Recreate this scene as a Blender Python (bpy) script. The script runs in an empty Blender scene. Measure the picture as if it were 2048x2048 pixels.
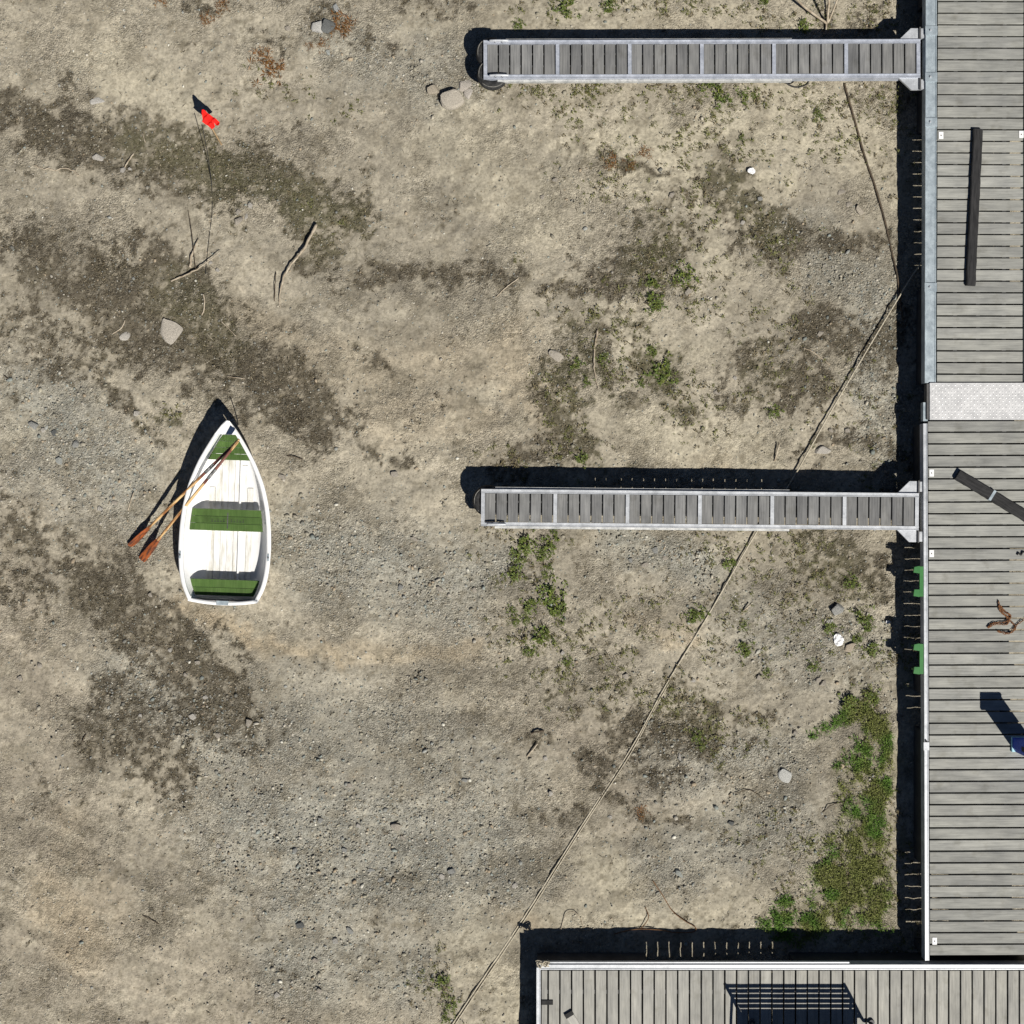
import bpy, math, random
import numpy as np
from mathutils import Vector, Matrix

# ------------------------------------------------------------------ camera, sky, sun, exposure
SC = bpy.context.scene
COL = SC.collection
R = math.radians
ZD = 0.42            # deck height above the dry bed
DIST = 15.0          # camera above deck
PPM = 150.0          # photograph pixels per metre at deck height
CAMZ = DIST + ZD

cam = bpy.data.cameras.new('camera')
cam.sensor_fit = 'HORIZONTAL'
cam.angle = 2 * math.atan((1024 / PPM) / DIST)
cam.clip_start = 0.1
cam.clip_end = 2000
camo = bpy.data.objects.new('camera', cam)
camo.location = (0, 0, CAMZ)
COL.objects.link(camo)
SC.camera = camo

SUN_H = Vector((-0.53, 0.75))            # shadow offset per metre of height
SUN_EL = math.atan(1 / SUN_H.length)
SUN_AZ = math.atan2(-SUN_H.x, -SUN_H.y)  # clockwise from +Y
wd = bpy.data.worlds.new('World')
SC.world = wd
wd.use_nodes = True
wn = wd.node_tree
bg = wn.nodes['Background']
sky = wn.nodes.new('ShaderNodeTexSky')
sky.sky_type = 'NISHITA'
sky.sun_disc = False
sky.sun_elevation = SUN_EL
sky.sun_rotation = SUN_AZ
sky.altitude = 600
sky.air_density = 0.4
sky.dust_density = 0.1
sky.ozone_density = 1.0
wn.links.new(sky.outputs[0], bg.inputs[0])
bg.inputs[1].default_value = 0.05

sl = bpy.data.lights.new('sun', 'SUN')
sl.energy = 5.0
sl.angle = R(0.5)
sl.color = (1.0, 0.955, 0.88)
so = bpy.data.objects.new('sun', sl)
d = Vector((SUN_H.x, SUN_H.y, -1)).normalized()
so.rotation_euler = d.to_track_quat('-Z', 'Y').to_euler()
so.location = (6, -8, 12)
COL.objects.link(so)

SC.view_settings.view_transform = 'Standard'
SC.view_settings.look = 'None'
SC.view_settings.exposure = 0.2
SC.view_settings.gamma = 1.0
SC.render.engine = 'CYCLES'
SC.cycles.use_denoising = True
SC.cycles.denoiser = 'OPENIMAGEDENOISE'
SC.cycles.denoising_input_passes = 'RGB_ALBEDO_NORMAL'
SC.cycles.denoising_prefilter = 'ACCURATE'
SC.cycles.max_bounces = 8
SC.cycles.diffuse_bounces = 6
SC.render.filter_size = 1.0

rng = np.random.default_rng(11)
random.seed(5)


def W(px, py, z=0.0):
    """photo pixel (2048 grid) at height z -> world"""
    s = (CAMZ - z) / DIST / PPM
    return Vector(((px - 1024) * s, (1024 - py) * s, z))


def DW(px, py, z=0.0):
    """pixel scale on the deck plane, kept for any height (true plan position)"""
    return Vector(((px - 1024) / PPM, (1024 - py) / PPM, z))


GS = DIST * PPM / CAMZ        # ground pixels per metre


def px_of(X, Y):
    return 1024 + X * GS, 1024 - Y * GS


# ------------------------------------------------------------------ numpy noise
_grids = {}


def vnoise(X, Y, cell, seed=0):
    if seed not in _grids:
        _grids[seed] = np.random.default_rng(1000 + seed).random((257, 257))
        _grids[seed][256, :] = _grids[seed][0, :]
        _grids[seed][:, 256] = _grids[seed][:, 0]
    g = _grids[seed]
    x = X / cell + 1000.37 + seed * 17.3
    y = Y / cell + 1000.71 + seed * 9.1
    xi = np.floor(x).astype(np.int64)
    yi = np.floor(y).astype(np.int64)
    fx = x - xi
    fy = y - yi
    fx = fx * fx * (3 - 2 * fx)
    fy = fy * fy * (3 - 2 * fy)
    xi &= 255
    yi &= 255
    a = g[xi, yi]
    b = g[xi + 1, yi]
    c = g[xi, yi + 1]
    e = g[xi + 1, yi + 1]
    return (a * (1 - fx) + b * fx) * (1 - fy) + (c * (1 - fx) + e * fx) * fy


def fbm(X, Y, cell, seed=0, oct=4, gain=0.5):
    t = np.zeros_like(X, dtype=float)
    amp = 1.0
    tot = 0
    for i in range(oct):
        t += amp * vnoise(X, Y, cell, seed + i * 7)
        tot += amp
        amp *= gain
        cell *= 0.47
    return t / tot


def sstep(a, b, x):
    t = np.clip((x - a) / (b - a), 0, 1)
    return t * t * (3 - 2 * t)


# ------------------------------------------------------------------ ground layout (segments in the 1932 grid: x0,y0,x1,y1,width,strength)
K = 2048 / 1932.0
MOSS = [
    (-40, 200, 110, 235, 42, .95), (110, 240, 260, 300, 46, 1.0), (60, 250, 200, 290, 30, .8), (250, 285, 420, 335, 44, 1.0),
    (390, 335, 540, 345, 50, 1.0), (520, 360, 650, 405, 42, 1.0), (540, 400, 625, 480, 34, .85), (330, 260, 410, 290, 20, .7),
    (120, 525, 330, 590, 62, 1.0), (290, 490, 400, 620, 50, .95), (230, 640, 450, 670, 46, 1.0), (420, 650, 590, 780, 46, 1.0),
    (30, 450, 150, 540, 40, .55), (490, 780, 570, 805, 26, .8), (20, 610, 180, 700, 42, .6), (350, 700, 460, 760, 26, .6), (60, 600, 140, 660, 40, .5),
    (160, 715, 230, 770, 12, .8), (230, 770, 330, 835, 9, .75), (310, 775, 350, 785, 18, .55),
    (20, 1000, 120, 1060, 46, .62), (100, 1050, 230, 1090, 36, .6), (190, 1120, 320, 1200, 42, .95), (280, 1150, 345, 1240, 34, .95),
    (250, 1210, 330, 1290, 40, .9), (320, 1270, 440, 1345, 42, 1.0), (210, 1330, 320, 1400, 40, .7), (180, 1400, 340, 1475, 34, .75),
    (0, 1100, 60, 1150, 40, .5), (420, 1200, 470, 1250, 18, .5), (240, 1370, 330, 1450, 36, .75),
    (690, 520, 870, 530, 17, .9), (760, 515, 860, 530, 20, .75), (850, 520, 985, 500, 22, .75), (1010, 545, 1170, 545, 10, .85), (1140, 530, 1250, 475, 32, .95),
    (1200, 440, 1300, 430, 22, .6), (1380, 350, 1440, 450, 40, .9), (1440, 462, 1690, 466, 15, .85), (1390, 470, 1500, 480, 14, .8), (1440, 430, 1500, 460, 30, .5),
    (1080, 660, 1060, 780, 34, .85), (1060, 760, 1080, 850, 34, .9), (1030, 800, 960, 865, 26, .75), (1130, 650, 1150, 740, 26, .7),
    (1230, 650, 1275, 740, 24, .75), (1270, 740, 1300, 790, 18, .8), (1410, 690, 1530, 730, 42, .85), (1540, 620, 1690, 640, 36, .9), (1590, 660, 1690, 690, 20, .6),
    (1400, 745, 1500, 760, 20, .7), (1560, 800, 1690, 850, 22, .55), (1480, 660, 1560, 640, 26, .7), (1500, 830, 1560, 860, 18, .5),
    (1520, 1040, 1640, 1090, 34, .75), (1550, 1050, 1600, 1110, 24, .7), (1530, 1110, 1600, 1130, 20, .4),
    (1180, 1400, 1330, 1385, 34, .85), (1300, 1380, 1440, 1350, 22, .5), (1100, 1440, 1250, 1445, 26, .7), (1330, 1400, 1430, 1380, 18, .5), (1110, 1500, 1220, 1530, 14, .7), (1160, 1470, 1280, 1450, 24, .55),
    (1000, 1380, 1040, 1400, 14, .6), (1000, 1530, 1080, 1545, 14, .55), (1230, 1540, 1290, 1530, 10, .6), (1290, 1290, 1340, 1330, 24, .5), (1070, 1290, 1180, 1340, 30, .45),
    (350, 5, 430, 20, 12, .5), (480, 10, 560, 0, 14, .4), (600, 20, 700, 60, 18, .5), (760, 0, 860, 20, 18, .4), (700, 60, 760, 90, 16, .35),
    (1560, 10, 1670, 50, 24, .4), (660, 660, 720, 680, 16, .45), (700, 850, 760, 880, 14, .5), (0, 700, 30, 740, 30, .4),
    (720, 690, 760, 720, 10, .4), (1120, 300, 1260, 320, 9, .7), (1260, 380, 1330, 385, 9, .6), (1180, 400, 1240, 420, 16, .35),
]
GREENISH = [   # where the moss is olive rather than brown
    (400, 320, 640, 420, 70, 1), (330, 540, 420, 640, 50, .6), (1060, 640, 1150, 860, 70, .9), (1230, 460, 1330, 560, 60, .9), (1230, 650, 1290, 760, 40, 1),
    (1380, 340, 1450, 450, 40, .7), (1520, 1030, 1680, 1230, 60, .7), (1000, 1230, 1330, 1340, 60, .6), (250, 280, 330, 300, 40, .8), (300, 770, 350, 790, 40, 1), (1470, 680, 1420, 760, 40, .6),
]
GRAVEL = [
    (560, 1010, 900, 1090, 80, .9), (600, 1080, 880, 1150, 70, .7), (480, 1560, 880, 1620, 130, 1), (600, 1680, 900, 1560, 110, .9), (560, 1370, 900, 1480, 120, .6), (540, 1800, 760, 1830, 70, .8),
    (60, 760, 220, 900, 90, .9), (60, 900, 300, 1000, 60, .5), (1640, 560, 1680, 860, 50, .8), (1180, 1030, 1330, 1080, 50, .9), (1500, 1540, 1250, 1620, 80, .6), (250, 1280, 450, 1420, 70, .7),
    (1250, 1440, 1480, 1420, 60, .7), (640, 90, 860, 160, 70, .5), (1420, 1200, 1660, 1240, 80, .5), (1560, 490, 1690, 560, 50, .6), (1450, 450, 1560, 420, 40, .5),
]
SAND = [
    (1100, 270, 1500, 260, 40, .8), (1150, 320, 1480, 345, 26, .9), (1160, 360, 1400, 390, 26, .7), (850, 240, 1000, 400, 90, .5), (190, 120, 350, 220, 60, .6), (1000, 20, 1600, 40, 50, .4),
    (1170, 590, 1290, 660, 50, .5), (1180, 790, 1420, 850, 60, .6), (1130, 1640, 1190, 1740, 60, .8), (1040, 1740, 1450, 1730, 50, .5), (880, 1760, 960, 1930, 60, .7), (1460, 170, 1690, 330, 60, .5), (1330, 440, 1380, 520, 30, .6),
    (780, 40, 930, 60, 40, .4), (40, 780, 10, 840, 40, .5), (1300, 250, 1500, 290, 60, .4),
]
TAN = [
    (350, 1150, 450, 1190, 22, .9), (450, 1200, 620, 1240, 20, .9), (600, 1235, 900, 1235, 20, .6), (100, 1690, 160, 1790, 50, .6), (960, 640, 1010, 760, 50, .5), (1180, 1190, 1300, 1190, 18, .6),
    (560, 700, 950, 690, 60, .35), (700, 790, 900, 800, 50, .35), (1320, 880, 1380, 900, 20, .3), (930, 1720, 1000, 1760, 26, .6), (120, 1560, 200, 1700, 40, .3), (450, 570, 540, 640, 30, .4),
]
PINK = [(0, 1080, 60, 1300, 90, .6), (60, 1500, 200, 1800, 140, .5), (20, 1820, 400, 1900, 120, .5), (0, 900, 200, 1010, 60, .4), (350, 1530, 450, 1620, 70, .4), (1050, 1400, 1250, 1500, 90, .5)]
GRASSZ = [
    (1540, 1370, 1610, 1330, 15, 1), (1640, 1320, 1680, 1380, 20, .9), (1600, 1410, 1590, 1450, 12, .8), (1660, 1400, 1640, 1520, 38, 1.2), (1600, 1470, 1600, 1500, 14, .6), (1690, 1420, 1680, 1480, 20, .8),
    (1630, 1560, 1630, 1640, 40, 1.2), (1560, 1650, 1640, 1690, 42, 1.1), (1500, 1730, 1640, 1715, 38, 1.1), (1540, 1590, 1600, 1610, 24, .4), (1690, 1570, 1690, 1600, 10, .8), (1690, 1660, 1690, 1750, 14, .35),
    (1500, 1700, 1520, 1755, 26, .7), (1650, 1740, 1690, 1740, 16, .4),
]
SPRIG = [   # sparse small ground cover
    (980, 165, 1690, 200, 55, .8), (1100, 240, 1500, 300, 60, .55), (1130, 330, 1480, 480, 80, .5), (1230, 520, 1370, 560, 50, .8), (1090, 620, 1330, 760, 80, .6), (1060, 680, 1060, 850, 50, .6),
    (960, 1240, 1320, 1330, 60, .75), (1020, 1160, 1430, 1190, 60, .45), (1380, 1050, 1690, 1250, 80, .6), (1200, 1340, 1440, 1360, 30, .7), (1330, 1420, 1470, 1410, 20, .6), (1450, 1600, 1690, 1760, 80, .8), (1640, 1280, 1690, 1760, 40, .7),
    (950, 1010, 1080, 1230, 60, .5), (980, 10, 1690, 40, 30, .6), (1400, 560, 1680, 860, 90, .4), (620, 210, 480, 130, 60, .3), (560, 380, 640, 430, 30, .4), (950, 860, 1150, 880, 30, .5), (800, 1830, 870, 1920, 40, .7),
    (1500, 260, 1690, 330, 50, .5), (1600, 180, 1690, 240, 40, .5),
]


def field(segs, D0, D1, lo=None):
    out = np.zeros_like(D0)
    for (x0, y0, x1, y1, w, s) in segs:
        dx, dy = x1 - x0, y1 - y0
        L2 = dx * dx + dy * dy + 1e-6
        t = np.clip(((D0 - x0) * dx + (D1 - y0) * dy) / L2, 0, 1)
        d2 = (D0 - x0 - t * dx) ** 2 + (D1 - y0 - t * dy) ** 2
        out = np.maximum(out, s * np.exp(-(d2 / (w * w)) ** 1.3))
    return out


def layout(X, Y):
    px, py = px_of(X, Y)
    D0, D1 = px / K, py / K
    wx = (fbm(X, Y, 0.55, 3, 4, .6) - .5) * 95
    wy = (fbm(X, Y, 0.55, 5, 4, .6) - .5) * 95
    A0, A1 = D0 + wx, D1 + wy
    fine = fbm(X, Y, 0.16, 9, 3, .65) - .5
    o = {}
    big = fbm(X, Y, 0.5, 61, 3) - .5
    wide = [(a, b, c, e, w * 1.35, q) for a, b, c, e, w, q in MOSS]
    mid = fbm(X, Y, 0.24, 67, 4, .62) - .5
    dens = np.clip(field(wide, A0, A1) * 1.02 + .85 * mid + .40 * fine + .3 * big - .05, 0, 1)
    nz = np.clip((fbm(X, Y, .085, 69, 3, .75) - .5) / .42 + .5, 0, 1)
    o['moss'] = sstep(nz - .26, nz + .26, dens * .93) * sstep(.02, .25, dens)
    soft = field([(a, b, c, e, w * 1.6, q) for a, b, c, e, w, q in MOSS], A0, A1)
    o['damp'] = np.clip(sstep(.12, 1.0, soft + .45 * fine + .55 * mid), 0, 1)
    o['D0'], o['D1'] = D0, D1
    o['green'] = field(GREENISH, A0, A1)
    o['gravel'] = np.clip(field(GRAVEL, A0, A1) + .5 * fine, 0, 1)
    o['sand'] = np.clip(field(SAND, A0, A1) + .5 * fine, 0, 1)
    o['tan'] = np.clip(field(TAN, A0, A1) + .3 * fine, 0, 1)
    o['pink'] = np.clip(field(PINK, A0, A1), 0, 1)
    o['grass'] = field(GRASSZ, D0 + wx * .8, D1 + wy * .8)
    o['sprig'] = field(SPRIG, A0, A1)
    return o


def height(X, Y):
    h = .05 * (fbm(X, Y, 1.7, 21, 2) - .5) + .022 * (fbm(X, Y, .35, 23, 3, .55) - .5)
    h += .024 * (fbm(X, Y, .09, 31, 2, .8) - .5)
    return h


def H1(x, y):
    return float(height(np.array([x]), np.array([y]))[0])


# ------------------------------------------------------------------ materials
def mat(name, rough=.8, metal=0.0, spec=.3):
    m = bpy.data.materials.new(name)
    m.use_nodes = True
    b = m.node_tree.nodes['Principled BSDF']
    b.inputs['Roughness'].default_value = rough
    b.inputs['Metallic'].default_value = metal
    b.inputs['Specular IOR Level'].default_value = spec
    return m, m.node_tree.nodes, m.node_tree.links, b


def ramp(N, stops):
    r = N.new('ShaderNodeValToRGB')
    e = r.color_ramp.elements
    e[0].position, e[0].color = stops[0][0], (*stops[0][1], 1)
    e[1].position, e[1].color = stops[-1][0], (*stops[-1][1], 1)
    for p, c in stops[1:-1]:
        x = e.new(p)
        x.color = (*c, 1)
    return r


def noise(N, L, scale, detail=4, rough=.6, vec=None, dims='3D'):
    n = N.new('ShaderNodeTexNoise')
    n.inputs['Scale'].default_value = scale
    n.inputs['Detail'].default_value = detail
    n.inputs['Roughness'].default_value = rough
    if vec is not None:
        L.new(vec, n.inputs['Vector'])
    return n


def objvec(N, L, scale=(1, 1, 1), jitter=True):
    tc = N.new('ShaderNodeTexCoord')
    mp = N.new('ShaderNodeMapping')
    mp.inputs['Scale'].default_value = scale
    L.new(tc.outputs['Object'], mp.inputs['Vector'])
    if jitter:
        oi = N.new('ShaderNodeObjectInfo')
        mu = N.new('ShaderNodeMath')
        mu.operation = 'MULTIPLY'
        mu.inputs[1].default_value = 37.0
        L.new(oi.outputs['Random'], mu.inputs[0])
        cb = N.new('ShaderNodeCombineXYZ')
        for i in range(3):
            L.new(mu.outputs[0], cb.inputs[i])
        L.new(cb.outputs[0], mp.inputs['Location'])
    return mp.outputs[0]


def mixc(N, L, fac, a, b, mode='MIX'):
    m = N.new('ShaderNodeMix')
    m.data_type = 'RGBA'
    m.blend_type = mode
    for sock, v in ((m.inputs['Factor'], fac), (m.inputs['A'], a), (m.inputs['B'], b)):
        if hasattr(v, 'is_linked'):
            L.new(v, sock)
        elif isinstance(v, (int, float)):
            sock.default_value = v
        else:
            sock.default_value = (*v, 1)
    return m.outputs['Result']


def bump(N, L, b, h, dist, strength=1.0):
    n = N.new('ShaderNodeBump')
    n.inputs['Distance'].default_value = dist
    n.inputs['Strength'].default_value = strength
    L.new(h, n.inputs['Height'])
    L.new(n.outputs[0], b.inputs['Normal'])


def mottled(name, c1, c2, scale=8, rough=.8, metal=0, spec=.3, bscale=None, bdist=.002, stretch=(1, 1, 1), lo=.35, hi=.65):
    m, N, L, b = mat(name, rough, metal, spec)
    v = objvec(N, L, stretch)
    n = noise(N, L, scale, 5, .65, v)
    r = ramp(N, [(lo, c1), (hi, c2)])
    L.new(n.outputs[0], r.inputs[0])
    L.new(r.outputs[0], b.inputs['Base Color'])
    if bscale:
        n2 = noise(N, L, bscale, 3, .6, v)
        bump(N, L, b, n2.outputs[0], bdist)
    return m


def ground_mat():
    m, N, L, b = mat('dry_lake_bed', .95, 0, .1)
    at = N.new('ShaderNodeAttribute')
    at.attribute_name = 'Col'
    tc = N.new('ShaderNodeTexCoord')
    v = tc.outputs['Object']
    n1 = noise(N, L, 26, 5, .72, v)
    r1 = ramp(N, [(.3, (.60, .59, .57)), (.5, (1, 1, 1)), (.72, (1.32, 1.31, 1.28))])
    L.new(n1.outputs[0], r1.inputs[0])
    c = mixc(N, L, 1.0, at.outputs['Color'], r1.outputs[0], 'MULTIPLY')
    vo = N.new('ShaderNodeTexVoronoi')
    vo.inputs['Scale'].default_value = 46
    L.new(v, vo.inputs['Vector'])
    r2 = ramp(N, [(.0, (.72, .71, .68)), (.5, (1, 1, 1)), (1, (1.28, 1.27, 1.27))])
    sp = N.new('ShaderNodeSeparateColor')
    L.new(vo.outputs['Color'], sp.inputs[0])
    L.new(sp.outputs[0], r2.inputs[0])
    fa = N.new('ShaderNodeMath')
    fa.operation = 'MULTIPLY'
    fa.inputs[1].default_value = .95
    L.new(at.outputs['Alpha'], fa.inputs[0])
    c = mixc(N, L, fa.outputs[0], c, r2.outputs[0], 'MULTIPLY')
    L.new(c, b.inputs['Base Color'])
    n3 = noise(N, L, 60, 4, .7, v)
    inv = N.new('ShaderNodeMath')
    inv.operation = 'MULTIPLY_ADD'
    inv.inputs[1].default_value = -.7
    L.new(vo.outputs['Distance'], inv.inputs[0])
    L.new(n3.outputs[0], inv.inputs[2])
    bump(N, L, b, inv.outputs[0], .024, 1.0)
    bn = [n for n in N if n.type == 'BUMP'][0]
    L.new(at.outputs['Alpha'], bn.inputs['Strength'])
    return m


def attr_mat(name, rough=.85, spec=.2, scale=40, var=.35, trans=0.0):
    m, N, L, b = mat(name, rough, 0, spec)
    at = N.new('ShaderNodeAttribute')
    at.attribute_name = 'Col'
    v = objvec(N, L, (1, 1, 1), False)
    n = noise(N, L, scale, 4, .65, v)
    r = ramp(N, [(.3, (1 - var,) * 3), (.7, (1 + var,) * 3)])
    L.new(n.outputs[0], r.inputs[0])
    c = mixc(N, L, 1.0, at.outputs['Color'], r.outputs[0], 'MULTIPLY')
    L.new(c, b.inputs['Base Color'])
    if trans:
        bump(N, L, b, n.outputs[0], trans)
    return m


def wood_mat(name, c_dark, c_mid, c_light, spread=.35):
    m, N, L, b = mat(name, .85, 0, .2)
    v = objvec(N, L, (2.2, 55, 55))
    n = noise(N, L, 1.0, 6, .7, v)
    r = ramp(N, [(.28, c_dark), (.5, c_mid), (.75, c_light)])
    L.new(n.outputs[0], r.inputs[0])
    v2 = objvec(N, L, (3, 9, 9))
    n2 = noise(N, L, 1.0, 4, .6, v2)
    r2 = ramp(N, [(.3, (.78, .78, .79)), (.7, (1.14, 1.13, 1.11))])
    L.new(n2.outputs[0], r2.inputs[0])
    c = mixc(N, L, 1.0, r.outputs[0], r2.outputs[0], 'MULTIPLY')
    oi = N.new('ShaderNodeObjectInfo')
    r3 = ramp(N, [(0, (1 - spread, 1 - spread, 1 - spread * .96)), (.5, (1, .995, .98)), (1, (1 + spread * .6,) * 3)])
    L.new(oi.outputs['Random'], r3.inputs[0])
    c = mixc(N, L, 1.0, c, r3.outputs[0], 'MULTIPLY')
    # grime blotches
    v3 = objvec(N, L, (1, 1, 1))
    n4 = noise(N, L, 5, 3, .6, v3)
    r4 = ramp(N, [(.56, (1, 1, 1)), (.75, (.8, .79, .76))])
    L.new(n4.outputs[0], r4.inputs[0])
    c = mixc(N, L, 1.0, c, r4.outputs[0], 'MULTIPLY')
    L.new(c, b.inputs['Base Color'])
    bump(N, L, b, n.outputs[0], .0025)
    return m


def metal_mat(name, c1, c2, rough=.42, metal=.55):
    m, N, L, b = mat(name, rough, metal, .5)
    v = objvec(N, L, (1, 1, 1))
    n = noise(N, L, 9, 5, .7, v)
    r = ramp(N, [(.35, c1), (.65, c2)])
    L.new(n.outputs[0], r.inputs[0])
    v2 = objvec(N, L, (40, 40, 40))
    n2 = noise(N, L, 1.5, 3, .6, v2)
    r2 = ramp(N, [(.3, (.86, .86, .86)), (.7, (1.08, 1.08, 1.08))])
    L.new(n2.outputs[0], r2.inputs[0])
    c = mixc(N, L, 1.0, r.outputs[0], r2.outputs[0], 'MULTIPLY')
    L.new(c, b.inputs['Base Color'])
    rr = ramp(N, [(.3, (rough - .1,) * 3), (.7, (rough + .15,) * 3)])
    L.new(n.outputs[0], rr.inputs[0])
    L.new(rr.outputs[0], b.inputs['Roughness'])
    return m


M = {
    'ground': ground_mat(),
    'gravel': attr_mat('river_pebbles', .9, .15, 60, .25),
    'stone': attr_mat('field_stone', .9, .15, 22, .5, .012),
    'leaf': attr_mat('weed_leaf', .7, .2, 60, .25),
    'deck': wood_mat('weathered_deck_board', (.205, .208, .195), (.30, .304, .284), (.37, .373, .35), .14),
    'deck2': wood_mat('pale_bottom_board', (.245, .243, .225), (.345, .342, .314), (.42, .415, .385), .12),
    'fdeck': wood_mat('weathered_narrow_board', (.115, .117, .118), (.192, .195, .195), (.26, .262, .26), .22),
    'alu': metal_mat('aluminium_rail', (.43, .45, .475), (.56, .58, .61), .45, .25),
    'bluealu': metal_mat('dull_blue_aluminium', (.36, .39, .45), (.52, .55, .62), .45, .25),
    'lip': metal_mat('dull_fender_strip', (.30, .31, .31), (.62, .62, .60), .6, .1),
    'galv': metal_mat('galvanised_beam', (.34, .40, .44), (.47, .54, .58), .4, .3),
    'tread': metal_mat('tread_plate_metal', (.60, .60, .60), (.68, .68, .68), .4, .25),
    'joist': metal_mat('dark_joist', (.06, .06, .06), (.12, .12, .12), .7, .1),
    'float': mottled('float_plastic', (.03, .03, .032), (.06, .06, .06), 6, .6),
    'rubber': mottled('black_rubber', (.012, .012, .012), (.04, .04, .04), 20, .75, bscale=60, bdist=.003),
    'timber': mottled('dark_timber', (.010, .010, .011), (.048, .047, .047), 3.0, .9, stretch=(1.5, 14, 14), bscale=12, bdist=.004, lo=.3, hi=.75),
    'white': mottled('white_gelcoat', (.79, .79, .775), (.86, .86, .855), 5, .35, 0, .5, lo=.3, hi=.6),
    'floor': mottled('white_boat_floor', (.52, .50, .43), (.80, .80, .785), 3, .6, 0, .3, stretch=(.8, 4, 4), lo=.34, hi=.56),
    'green': wood_mat('green_painted_board', (.05, .098, .024), (.072, .132, .034), (.105, .165, .055), .12),
    'varnish': mottled('varnished_oar_shaft', (.22, .09, .03), (.62, .42, .20), 4, .45, stretch=(1, 6, 6), lo=.4, hi=.55),
    'darkshaft': mottled('stained_oar_loom', (.09, .035, .03), (.30, .12, .09), 7, .5, stretch=(1, 5, 5)),
    'blade': mottled('worn_red_oar_blade', (.06, .022, .013), (.30, .075, .016), 9, .6, stretch=(1, 4, 4), lo=.40, hi=.62),
    'leather': mottled('oar_collar', (.02, .018, .018), (.3, .3, .3), 30, .7),
    'red': mottled('red_flag_cloth', (.62, .008, .005), (.75, .014, .008), 14, .8),
    'pole': mottled('bamboo_pole', (.25, .17, .09), (.42, .30, .17), 14, .8),
    'twig': mottled('bleached_driftwood', (.25, .20, .14), (.46, .40, .31), 12, .9, stretch=(1, 1, 1), bscale=50),
    'darktwig': mottled('dark_twig', (.05, .04, .03), (.12, .09, .06), 15, .9),
    'rope': mottled('pale_mooring_rope', (.34, .30, .22), (.55, .50, .40), 30, .9, bscale=90, bdist=.004),
    'greyline': mottled('grey_lashing', (.10, .10, .09), (.22, .21, .19), 30, .9),
    'cord': mottled('black_cord', (.012, .012, .012), (.03, .03, .03), 20, .8),
    'rust': mottled('rusty_chain', (.09, .04, .02), (.30, .14, .06), 25, .9),
    'wire': mottled('rusty_wire', (.10, .05, .02), (.22, .11, .05), 25, .9),
    'greenmetal': mottled('green_bracket_paint', (.03, .145, .038), (.045, .19, .05), 8, .5),
    'blue': mottled('blue_pedestal_paint', (.012, .05, .36), (.02, .08, .50), 5, .6),
    'cyan': mottled('pale_blue_base', (.35, .60, .68), (.42, .68, .75), 5, .5),
    'tag': mottled('white_tag', (.80, .80, .79), (.86, .86, .85), 20, .6),
    'ink': mottled('dark_ink', (.02, .02, .02), (.04, .04, .04), 20, .8),
    'bench': mottled('dark_bench_paint', (.03, .03, .035), (.06, .06, .065), 8, .5),
    'plastic': mottled('white_plastic_litter', (.78, .78, .78), (.86, .86, .86), 12, .6),
    'board': wood_mat('pale_new_board', (.34, .33, .30), (.46, .45, .41), (.56, .55, .50), .05),
}


# ------------------------------------------------------------------ mesh helpers
def mesh_np(name, V, F, material, parent=None, col=None, smooth=False, link=True, alpha=None):
    V = np.asarray(V, dtype=np.float32)
    F = np.asarray(F, dtype=np.int32)
    n = F.shape[1]
    me = bpy.data.meshes.new(name)
    me.vertices.add(len(V))
    me.vertices.foreach_set('co', V.ravel())
    me.loops.add(F.size)
    me.loops.foreach_set('vertex_index', F.ravel())
    me.polygons.add(len(F))
    me.polygons.foreach_set('loop_start', np.arange(0, F.size, n, dtype=np.int32))
    me.polygons.foreach_set('loop_total', np.full(len(F), n, dtype=np.int32))
    if smooth:
        me.polygons.foreach_set('use_smooth', np.ones(len(F), dtype=bool))
    me.update(calc_edges=True)
    if col is not None:
        a = me.color_attributes.new('Col', 'FLOAT_COLOR', 'POINT')
        c = np.ones((len(V), 4), dtype=np.float32)
        c[:, :3] = col
        if alpha is not None:
            c[:, 3] = alpha
        a.data.foreach_set('color', c.ravel())
    me.materials.append(material)
    if not link:
        return me
    o = bpy.data.objects.new(name, me)
    COL.objects.link(o)
    o.parent = parent
    return o


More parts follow.
